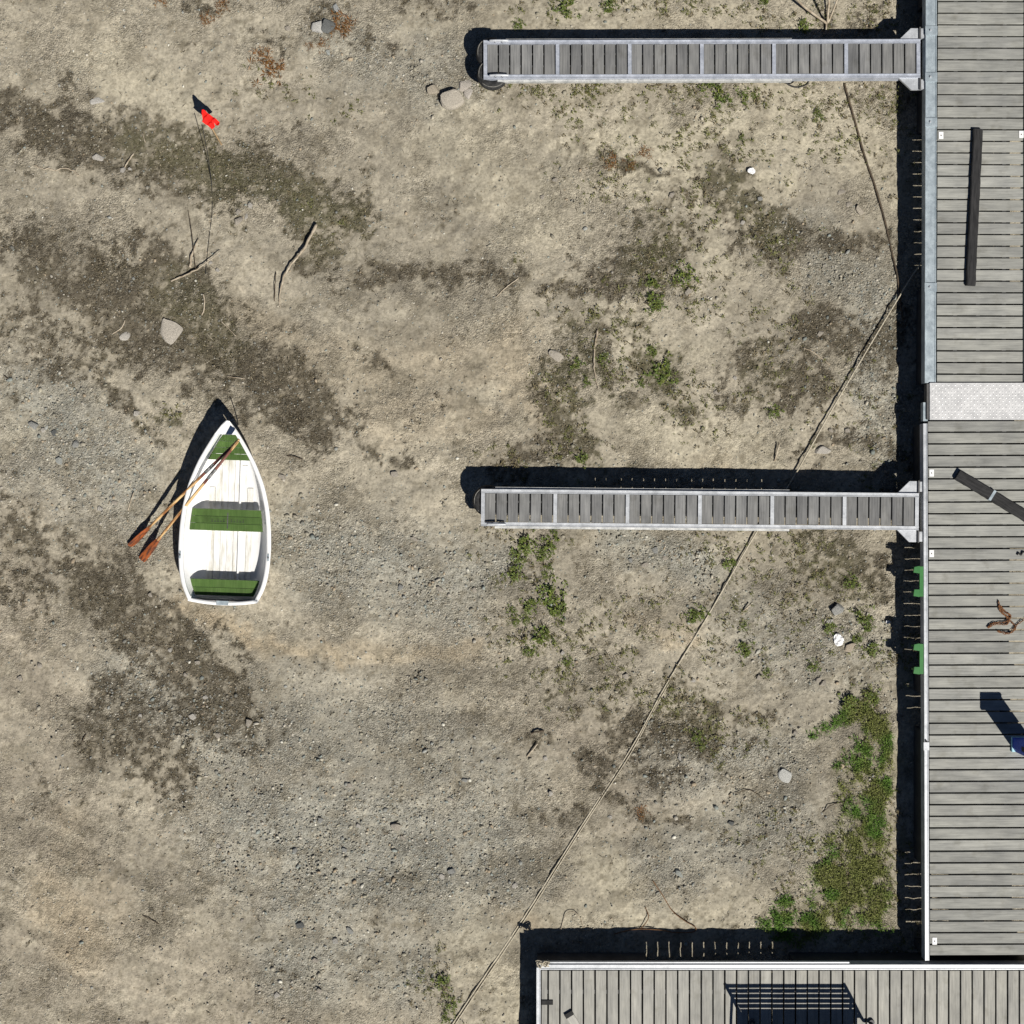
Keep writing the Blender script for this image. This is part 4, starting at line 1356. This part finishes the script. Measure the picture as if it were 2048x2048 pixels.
# ------------------------------------------------------------------ boat
def build_boat():
    S0, S1 = Vector((446, 1202)), Vector((455, 842))     # stern and bow on the gunwale, photo
    zg0, zg1 = .34, .42
    a, c = W(S0.x, S0.y, zg0), W(S1.x, S1.y, zg1)
    L = (Vector((c.x, c.y)) - Vector((a.x, a.y))).length
    ang = math.atan2(c.y - a.y, c.x - a.x)
    gz = H1(a.x, a.y)
    root = empty('rowing_boat', (a.x, a.y, gz + .0), ang)
    tag(root, 'small white rowing boat with green seats resting on the dry bed', 'boat')
    hwpx = [(0, 66), (.075, 79), (.16, 85.5), (.28, 88.5), (.41, 87), (.53, 82), (.65, 72), (.775, 54), (.86, 37), (.92, 24), (.965, 14), (1.0, 2.0)]
    sc = 1 / GS
    T = np.linspace(0, 1, 41)
    hw = np.interp(T, [h[0] for h in hwpx], [h[1] for h in hwpx]) * sc
    # smooth
    for _ in range(2):
        hw[1:-1] = (hw[:-2] + 2 * hw[1:-1] + hw[2:]) / 4
    hw[-1] = .012
    zg = zg0 - .015 + (zg1 - zg0 + .03) * T ** 2.2 + .02 * (1 - T) ** 2
    n = len(T)

    def loft(prof, rows):
        vs, fs = [], []
        for i in range(n):
            for p in prof(i):
                vs.append(p)
        for i in range(n - 1):
            for k in range(rows - 1):
                fs.append((i * rows + k, (i + 1) * rows + k, (i + 1) * rows + k + 1, i * rows + k + 1))
        return vs, fs

    def stern_bulge(w, frac):
        return -.045 * (1 - frac * frac)

    def prof_outer(i):
        x = L * T[i]
        w = hw[i]
        zb = .02 + .16 * max(0, T[i] - .72) ** 1.5 / .28 ** 1.5 * .9
        q = [(1.0, zg[i]), (.965, zb + (zg[i] - zb) * .66), (.90, zb + (zg[i] - zb) * .40), (.78, zb + (zg[i] - zb) * .16), (.55, zb + .012), (.0, zb - .004)]
        q = q + [(-f, z) for f, z in q[-2::-1]]
        out = []
        for f, z in q:
            xx = x + (stern_bulge(w, f) * (1 - T[i]) ** 8)
            if T[i] > .8:
                xx -= (1 - (z - zb) / max(.01, zg[i] - zb)) * .16 * (T[i] - .8) / .2
            out.append((xx, f * w, z))
        return out

    vs, fs = loft(prof_outer, 11)
    fs.append(tuple(range(11)))
    MB().add(vs, [f[::-1] for f in fs]).build('hull', M['white'], root, True)

    zf = .075

    def prof_inner(i):
        x = L * T[i]
        w = max(.006, hw[i] - .035)
        q = [(1.0, zg[i] - .004), (.95, zf + (zg[i] - zf) * .62), (.87, zf + (zg[i] - zf) * .30), (.77, zf + (zg[i] - zf) * .08), (.66, zf), (.0, zf)]
        q = q + [(-f, z) for f, z in q[-2::-1]]
        out = []
        for f, z in q:
            xx = x + stern_bulge(w, f) * (1 - T[i]) ** 8 + (.03 if i == 0 else 0)
            if T[i] > .93:
                xx = min(xx, L * .955)
            out.append((xx, f * w, z))
        return out

    vs, fs = loft(prof_inner, 11)
    fs.append(tuple(range(11))[::-1])
    MB().add(vs, fs).build('inner_lining', M['white'], root, True)
    # gunwale
    for s in (-1, 1):
        vv, ff = [], []
        for i in range(n):
            x = L * T[i] + (stern_bulge(hw[i], 1) * (1 - T[i]) ** 8)
            w = hw[i]
            wi = max(.004, w - .042)
            z = zg[i]
            for y, zz in ((w + .014, z - .03), (w + .016, z + .002), (w + .006, z + .014), (wi + .006, z + .014), (wi, z + .006), (wi, z - .02)):
                vv.append((x, s * y, zz))
        for i in range(n - 1):
            for k in range(6):
                k2 = (k + 1) % 6
                q = (i * 6 + k, (i + 1) * 6 + k, (i + 1) * 6 + k2, i * 6 + k2)
                ff.append(q if s > 0 else q[::-1])
        ff.append(tuple(range(6)))
        ff.append(tuple(range((n - 1) * 6, n * 6))[::-1])
        MB().add(vv, [f[::-1] for f in ff]).build('gunwale', M['white'], root, True)
    # transom rail
    pts = []
    w0 = hw[0]
    b = MB()
    m = 14
    vv, ff = [], []
    for i in range(m + 1):
        f = -1 + 2 * i / m
        x = stern_bulge(w0, f)
        for dx, zz in ((-.012, zg[0] - .03), (-.014, zg[0] + .0), (-.006, zg[0] + .0155), (.030, zg[0] + .0155), (.036, zg[0] + .004), (.036, zg[0] - .02)):
            vv.append((x + dx, f * (w0 + .012), zz))
    for i in range(m):
        for k in range(6):
            k2 = (k + 1) % 6
            ff.append((i * 6 + k, i * 6 + k2, (i + 1) * 6 + k2, (i + 1) * 6 + k))
    ff.append(tuple(range(6)))
    ff.append(tuple(range(m * 6, m * 6 + 6))[::-1])
    b.add(vv, ff).build('transom_rail', M['white'], root, True)
    MB().box(-.052, .004, -.08, .08, zg[0] + .016, zg[0] + .024).build('motor_pad', M['galv'], root)
    # bow cap
    pts = [(L * T[i], hw[i] + .004) for i in range(n) if T[i] >= .915]
    poly = [(x, -y) for x, y in pts] + [(L + .012, 0)] + [(x, y) for x, y in pts[::-1]]
    MB().prism(poly, zg[-3] + .004, zg[-3] + .020, .004).build('bow_cap', M['white'], root)
    # bottom boards
    def inner_w(x, z):
        t = x / L
        w = max(.006, float(np.interp(t, T, hw)) - .035)
        zz = float(np.interp(t, T, zg))
        return w * float(np.interp(z, [zf, zf + (zz - zf) * .08, zf + (zz - zf) * .30, zf + (zz - zf) * .62, zz], [.66, .77, .87, .95, 1.0]))
    bwid = .082
    for k in range(-3, 4):
        y = k * (bwid + .005)
        xs = [x for x in np.linspace(.06, L * .86, 60) if inner_w(x, zf) > abs(y) + bwid / 2 + .004]
        if len(xs) > 6:
            MB().bar(xs[0], xs[-1], y - bwid / 2, y + bwid / 2, zf + .002, zf + .012, .003).build('floor_board', M['floor'], root)
    MB().bar(.05, L * .84, -.142, -.118, zf + .013, zf + .045, .004).build('stringer', M['white'], root)

    # seats
    def seat(name, xa, xb, z, nb, gap=.008, clear=(.012, .012), end=None):
        seatroot = MB()
        xm = (xa + xb) / 2
        w = inner_w(xm, z - .04) - .05
        seatroot.box(xa + .02, xb - .02, -w, w, z - .045, z - .024)
        sr = seatroot.build(name, M['white'], root)
        step = (xb - xa) / nb
        for k in range(nb):
            x0, x1 = xa + k * step + gap / 2, xa + (k + 1) * step - gap / 2
            wl0, wl1 = inner_w(x0, z) - clear[0], inner_w(x1, z) - clear[0]
            wr0, wr1 = inner_w(x0, z) - clear[1], inner_w(x1, z) - clear[1]
            MB().prism([(x0, -wr0), (x1, -wr1), (x1, wl1), (x0, wl0)], z - .023, z, .003).build('seat_board', M['green'], sr)
        return sr

    def sx(py):
        return (1202 - py) / 360 * L
    mid = seat('thwart', sx(1062), sx(1018), .235, 3, .004, (.02, .055))
    seat('stern_seat', sx(1193), sx(1160), .235, 2, .004, (.02, .045))
    # bow seat
    x0, x1 = sx(919), sx(868)
    z = .27
    sr = MB().box(x0 + .03, x1 - .1, -inner_w(x1, z) * .5, inner_w(x1, z) * .5, z - .05, z - .025).build('bow_seat', M['white'], root)
    step = (x1 - x0) / 4
    for k in range(4):
        a0, a1 = x0 + k * step + .002, x0 + (k + 1) * step - .002
        MB().prism([(a0, -inner_w(a0, z) + .014), (a1, -inner_w(a1, z) + .014), (a1, inner_w(a1, z) - .014), (a0, inner_w(a0, z) - .014)], z - .024, z, .002).build('seat_board', M['green'], sr)
    # divider and faint lettering on the middle thwart
    xm = sx(1040)
    MB().box(xm - .115, xm + .10, -.007, .007, .2358, .2385).build('slot', M['joist'], mid)
    g = random.Random(8)
    lt = MB()
    for side in (-1, 1):
        for k in range(5):
            yy = side * (.05 + .04 * k)
            lt.box(xm - .004 - .02, xm - .004 + .02 - .02 * (k % 2), yy - .004, yy + .004, .2352, .2365)
            lt.box(xm - .026, xm - .020, yy - .014, yy + .012, .2352, .2362)
    o = lt.build('lettering', M['ink'], mid)
    # rowlock plates
    for s in (-1, 1):
        x = sx(1112)
        w = float(np.interp(x / L, T, hw))
        zz = float(np.interp(x / L, T, zg))
        o = MB().box(x - .05, x + .05, s * (w - .01) - .012, s * (w - .01) + .012, zz + .0142, zz + .022).build('rowlock_plate', M['galv'], root)
        MB().cyl(x, s * (w - .01), zz + .0222, zz + .034, .011, 8).build('rowlock_socket', M['joist'], o)
    # bow line ring
    pts = [(L * .93 + .0 * t, .035 * math.cos(t), zg[-4] + .03 + .03 * math.sin(t)) for t in np.linspace(0, 2 * math.pi, 13)[:-1]]
    return root, L, ang


boat, BL, BANG = build_boat()


def oar(tip, mid, hnd, zm, zh, width, roll, label, thick=.02):
    zt = H1(W(*tip).x, W(*tip).y) + .02
    a, c = W(*tip, zt), W(*hnd, zh)
    L = (c - a).length
    root = empty('oar', a)
    root.rotation_euler = (c - a).to_track_quat('X', 'Z').to_euler()
    tag(root, label, 'oar', 'pair of wooden oars leaning over the boat side')
    MB().tube([(.40, 0, 0), (.6, 0, 0), (L * .5, 0, 0), (L * .66, 0, 0)], [.016, .019, .020, .020], 10).build('shaft', M['varnish'], root, True)
    MB().tube([(L * .661, 0, 0), (L * .8, 0, 0), (L * .93, 0, 0)], [.0205, .0205, .017], 10).build('loom', M['darkshaft'], root, True)
    MB().tube([(L * .70, 0, 0), (L * .78, 0, 0)], .0235, 10).build('collar', M['leather'], root, True)
    MB().tube([(L * .931, 0, 0), (L * .94, 0, 0), (L, 0, 0)], [.016, .019, .017], 10).build('grip', M['varnish'], root, True)
    vs, fs = [], []
    st = [(0, .42), (.02, .5), (.16, .5), (.30, .42), (.40, .25), (.48, .15)]
    for x, w in st:
        ww = w * width
        for y, z in ((-ww, -.004), (0, -.009), (ww, -.004), (ww, .004), (0, .010), (-ww, .004)):
            vs.append((x, y, z))
    for i in range(len(st) - 1):
        for k in range(6):
            k2 = (k + 1) % 6
            fs.append((i * 6 + k, (i + 1) * 6 + k, (i + 1) * 6 + k2, i * 6 + k2)[::-1])
    fs.append(tuple(range(6))[::-1])
    fs.append(tuple(range(30, 36)))
    bl = MB().add(vs, fs).build('blade', M['blade'], root)
    bl.rotation_euler = (roll, 0, 0)
    return root


oar((260, 1092), None, (478, 879), .36, .67, .10, R(52), 'oar with its narrow reddish blade turned on edge, farther from the stern')
oar((283, 1120), None, (476, 883), .36, .74, .108, R(8), 'oar with its flat worn red blade lying open, closer to the stern')

# dark mooring line at the bow
b = MB()
b.tube(smooth_path([W(455, 848, .30), W(468, 842, .16), W(476, 850, .02), W(474, 836, .03), W(468, 815, .02), W(461, 795, .015)], 6), .006, 6)
o = b.build('bow_line', M['cord'], None, True)
tag(o, 'thin dark line running from the boat bow onto the moss', 'rope')

# ------------------------------------------------------------------ red flag
fb = W(444, 292, 0)
flag = empty('marker_flag', (fb.x, fb.y, H1(fb.x, fb.y)))
tag(flag, 'red cloth flag on a thin bamboo stake standing in the moss', 'flag')
top = W(405, 223, .50)
rel = Vector((top.x - fb.x, top.y - fb.y, .50))
MB().tube([(0, 0, -.05), rel * .5, rel], [.013, .011, .008], 8).build('stake', M['pole'], flag, True)
FL = [(403, 219), (410, 221), (417, 228), (428, 234), (438, 243), (439, 251), (433, 251), (427.5, 244.5), (429, 254), (423, 257), (414, 250), (405, 244)]
fv = []
for (x, y) in FL:
    t = ((x - 403) + (y - 219)) / 70
    z = .515 - .13 * t
    p = W(x, y, z)
    fv.append((p.x - fb.x, p.y - fb.y, z))
fm = bmesh.new()
bvs = [fm.verts.new(p) for p in fv]
fm.faces.new(bvs[::-1])
bmesh.ops.triangulate(fm, faces=fm.faces[:])
bmesh.ops.subdivide_edges(fm, edges=fm.edges[:], cuts=3, use_grid_fill=True)
for v in fm.verts:
    a = v.co.x * 1 + v.co.y * 1
    v.co.z += .016 * math.sin((v.co.x - v.co.y) * 55) + .010 * math.sin(a * 70)
bmesh.ops.recalc_face_normals(fm, faces=fm.faces[:])
fme = bpy.data.meshes.new('cloth')
fm.to_mesh(fme)
fm.free()
fme.materials.append(M['red'])
cl = bpy.data.objects.new('cloth', fme)
COL.objects.link(cl)
cl.parent = flag
sm = cl.modifiers.new('thickness', 'SOLIDIFY')
sm.thickness = .005


def ground_path(pts, r, n=8, lift=None):
    P = []
    for q in pts:
        z = q[2] if len(q) > 2 else None
        p = W(q[0], q[1], z or 0)
        P.append(Vector((p.x, p.y, (H1(p.x, p.y) + r * .7) if z is None else z)))
    return smooth_path(P, n)


def line_thing(name, pts, r, m, label, cat, n=8, group=None, jit=0.0, taper=False):
    P = ground_path(pts, r, n)
    g = random.Random(len(label) + int(pts[0][0]))
    if jit:
        P = [p + Vector((g.gauss(0, jit), g.gauss(0, jit), abs(g.gauss(0, jit * .5)))) for p in P]
    k = len(P)
    rr = [r * (1 - .65 * i / (k - 1)) * (1 + g.gauss(0, .08)) for i in range(k)] if taper else r
    o = MB().tube(P, rr, 7).build(name, M[m], None, True)
    return tag(o, label, cat, group)


line_thing('flag_cord', [(404, 250, .42), (411, 285, .28), (417, 320, .12), (423, 370), (424, 420), (420, 455), (416, 490), (412, 530), (411, 548)], .005, 'cord', 'thin black cord trailing from the red flag across the moss', 'cord', 8)
line_thing('stem', [(376, 420), (382, 455, .03), (386, 485, .05), (388, 510, .03), (393, 545, .02), (402, 565)], .005, 'darktwig', 'thin dark stem standing beside the short cross stick', 'twig', 8)

# sticks
line_thing('branch', [(634, 450, .05), (620, 474, .07), (606, 500, .06), (590, 520, .055), (572, 545, .05), (562, 572, .045), (559, 605), (562, 615)], .021, 'twig', 'crooked pale branch with a dark shadow between flag and moss edge', 'branch', 5, None, .004, True)
line_thing('stick', [(552, 545, .02), (550, 575, .03), (549, 603)], .006, 'darktwig', 'thin upright twig beside the crooked branch', 'twig', 5, None, .002)
line_thing('stick', [(342, 562), (370, 550, .03), (398, 536, .04), (420, 520, .05), (441, 504, .06)], .013, 'twig', 'straight pale stick lying across the moss under the cord', 'stick', 6, None, .003, True)
line_thing('bark_strip', [(380, 535), (384, 510, .02), (392, 490, .03), (397, 478)], .02, 'twig', 'broad pale bark strip beside the dark stem', 'bark', 6, None, .004, True)
line_thing('twig', [(407, 588), (409, 603, .012), (408, 620), (404, 630)], .010, 'twig', 'short curved pale twig in the moss above the flat slab', 'twig', 6, None, .002)
line_thing('twig', [(250, 640), (243, 655), (225, 667)], .008, 'twig', 'bent pale twig beside the flat slab in the moss', 'twig', 6, None, .002)
line_thing('twig', [(442, 642), (455, 655), (472, 672)], .006, 'twig', 'thin straw right of the flat slab in the moss', 'twig', 6, None, .002)
line_thing('twig', [(454, 752), (470, 755, .02), (490, 757)], .006, 'twig', 'thin pale twig in the moss beyond the boat bow', 'twig', 6, None, .003)
line_thing('stick', [(1195, 660), (1190, 690, .03), (1188, 725, .035), (1191, 755, .02), (1196, 778)], .016, 'twig', 'bleached upright stick among weeds between the finger piers', 'stick', 6, None, .003, True)
line_thing('twig', [(1037, 557), (1018, 570, .02), (1003, 583), (993, 594)], .008, 'twig', 'thin bent straw on the brown moss strip', 'twig', 6, None, .002)
line_thing('twig', [(1606, 696), (1625, 703, .02), (1645, 718), (1660, 730)], .008, 'twig', 'pale bent twig in the moss near the taut rope', 'twig', 6, None, .002)
line_thing('stick', [(1558, 888, .05), (1554, 905, .03), (1549, 922)], .010, 'twig', 'short stick standing by the oval stone near the rope', 'stick', 6, None, .002)
line_thing('stick', [(1075, 1487, .05), (1065, 1500, .04), (1054, 1512)], .011, 'twig', 'short pale stick lying in the gravel left of the rope', 'stick', 6, None, .002)
line_thing('stick', [(1087, 1462, .02), (1075, 1463, .04), (1062, 1467, .02)], .012, 'darktwig', 'dark curled twig just beyond the short pale stick', 'twig', 6, None, .004)
line_thing('stick', [(1501, 1209, .04), (1493, 1216, .03), (1484, 1224)], .010, 'twig', 'short dark-shadowed stick among weeds right of the rope', 'stick', 6, None, .002)
line_thing('twig', [(268, 985, .03), (262, 1000, .02), (256, 1020)], .007, 'twig', 'small twig lying beside the oar shadows', 'twig', 6, None, .002)
line_thing('twig', [(575, 911), (590, 914, .02), (606, 919)], .007, 'darktwig', 'thin dark twig right of the boat bow', 'twig', 6, None, .002)
line_thing('twig', [(172, 1468), (167, 1478, .02), (164, 1484)], .007, 'darktwig', 'tiny dark twig on the gravel below the moss patch', 'twig', 6, None, .002)
line_thing('twig', [(285, 1830), (300, 1838), (318, 1848)], .006, 'darktwig', 'thin dark twig alone on the open pinkish gravel', 'twig', 6, None, .002)
line_thing('twig', [(60, 695), (64, 705, .02), (65, 711)], .006, 'twig', 'tiny pale straw at the mossy edge far left of the boat', 'twig', 6, None, .002)
line_thing('twig', [(7, 750), (14, 756, .015), (20, 760)], .006, 'darktwig', 'tiny dark twig at the rim of the bluish gravel', 'twig', 6, None, .002)
line_thing('stick', [(285, 266), (289, 280, .02), (291, 285)], .007, 'twig', 'pale straw sticking out of the moss left of the flag', 'twig', 6, None, .002)
line_thing('stick', [(268, 307), (255, 325, .02), (250, 335)], .010, 'twig', 'grey stick end beside two white stones in the moss', 'stick', 6, None, .002)
line_thing('bark_strip', [(70, 331), (82, 336, .02), (100, 338, .02), (112, 342, .01), (125, 336, .02), (145, 341, .02), (158, 352)], .009, 'twig', 'twisted pale bark strip along the lower rim of the moss band', 'bark', 6, None, .006)
line_thing('root', [(1470, 1586), (1500, 1580, .02), (1530, 1600)], .005, 'darktwig', 'thin curved root near the pale round stone', 'root', 6, None, .002)
line_thing('root', [(1645, 1625), (1660, 1612, .02), (1680, 1605), (1715, 1600)], .006, 'darktwig', 'thin curved root reaching into the grass patch', 'root', 6, None, .002)

# branched driftwood at the far side of the upper finger pier
dr = empty('forked_branch', W(1653, 48, 0))
tag(dr, 'forked dead branch lying beyond the upper finger pier', 'branch')
c0 = W(1653, 48)


def rl(x, y, z):
    p = W(x, y, z)
    return (p.x - c0.x, p.y - c0.y, z)


MB().tube(smooth_path([rl(1590, -5, .12), rl(1607, 12, .10), rl(1630, 30, .06), rl(1653, 46, .03)], 5), .017, 7).build('limb', M['twig'], dr, True)
MB().tube(smooth_path([rl(1655, 46, .03), rl(1656, 25, .16), rl(1658, 5, .26), rl(1656, -25, .36)], 5), .016, 7).build('limb', M['twig'], dr, True)
MB().tube(smooth_path([rl(1656, 46, .03), rl(1666, 22, .12), rl(1674, 0, .2), rl(1682, -25, .3)], 5), .012, 7).build('limb', M['twig'], dr, True)
MB().tube(smooth_path([rl(1653, 44, .03), rl(1652, 60, .02), rl(1650, 70, .01)], 5), .012, 7).build('limb', M['twig'], dr, True)

# ------------------------------------------------------------------ ropes, cables, wires, litter
line_thing('mooring_rope', [(1846, 520, .10), (1822, 556, .06), (1798, 594, .06), (1740, 690, .05), (1660, 826, .05), (1575, 975, .04), (1512, 1066, .03), (1415, 1232), (1330, 1372), (1262, 1495), (1156, 1662), (1050, 1830), (960, 1965), (880, 2085)], .010, 'rope', 'long taut pale rope running from the main pier under the finger pier', 'rope', 10)
line_thing('spare_rope', [(1338, 1366), (1300, 1434), (1266, 1497), (1234, 1548), (1160, 1663), (1056, 1829), (965, 1966), (886, 2085)], .0075, 'rope', 'second slack pale rope lying beside the long taut rope', 'rope', 10)
line_thing('dark_cable', [(1688, 168), (1692, 180, .02), (1708, 240), (1730, 318), (1748, 370), (1768, 440), (1782, 500), (1793, 552), (1800, 600), (1806, 640)], .014, 'darktwig', 'dark cable from upper finger pier towards the main pier shadow', 'cable', 8)
line_thing('wire', [(1228, 1868), (1252, 1862, .02), (1280, 1858, .03), (1320, 1860, .03), (1350, 1865, .02), (1385, 1864, .02), (1391, 1855, .03), (1370, 1842, .03), (1345, 1822, .02), (1325, 1790), (1305, 1760)], .006, 'wire', 'long rusty wire looping along the bottom pier shadow', 'wire', 8)
line_thing('wire', [(1280, 1858, .02), (1292, 1845, .03), (1297, 1832, .03), (1290, 1813)], .006, 'wire', 'short rusty wire end standing off the long looping wire', 'wire', 8)
line_thing('wire', [(1120, 1870), (1124, 1850, .02), (1133, 1828, .03), (1148, 1824, .03), (1160, 1836, .02), (1166, 1852)], .005, 'twig', 'thin pale arched stem above the bottom pier shadow', 'stem', 8)

g = random.Random(4)


def litter(x, y, s, label, seed):
    p = W(x, y)
    g = random.Random(seed)
    n = 9
    vs, fs = [], []
    for i in range(n + 1):
        for k in range(n + 1):
            u, v = i / n - .5, k / n - .5
            vs.append((u * s * (1.3 - .5 * abs(v)), v * s * (1 - .7 * (u > 0) * abs(u)), .012 + .25 * s * abs(math.sin(6 * u + 3 * v)) * .5 + g.uniform(0, .012)))
    for i in range(n):
        for k in range(n):
            if (abs(i - n / 2) + abs(k - n / 2) > n * .8):
                continue
            a = i * (n + 1) + k
            fs.append((a, a + 1, a + n + 2, a + n + 1))
    o = MB().add(vs, fs).build('plastic_litter', M['plastic'], None, False)
    o.location = (p.x, p.y, H1(p.x, p.y))
    o.rotation_euler = (0, 0, g.uniform(0, 3))
    m = o.modifiers.new('thickness', 'SOLIDIFY')
    m.thickness = .002
    tag(o, label, 'litter')


litter(1676, 1279, .135, 'crumpled white plastic litter among weeds near the green brackets', 3)
litter(1502, 343, .085, 'small white plastic scrap on sand between the finger piers', 5)
litter(1776, 1244, .05, 'tiny white scrap beside the main pier shadow', 9)
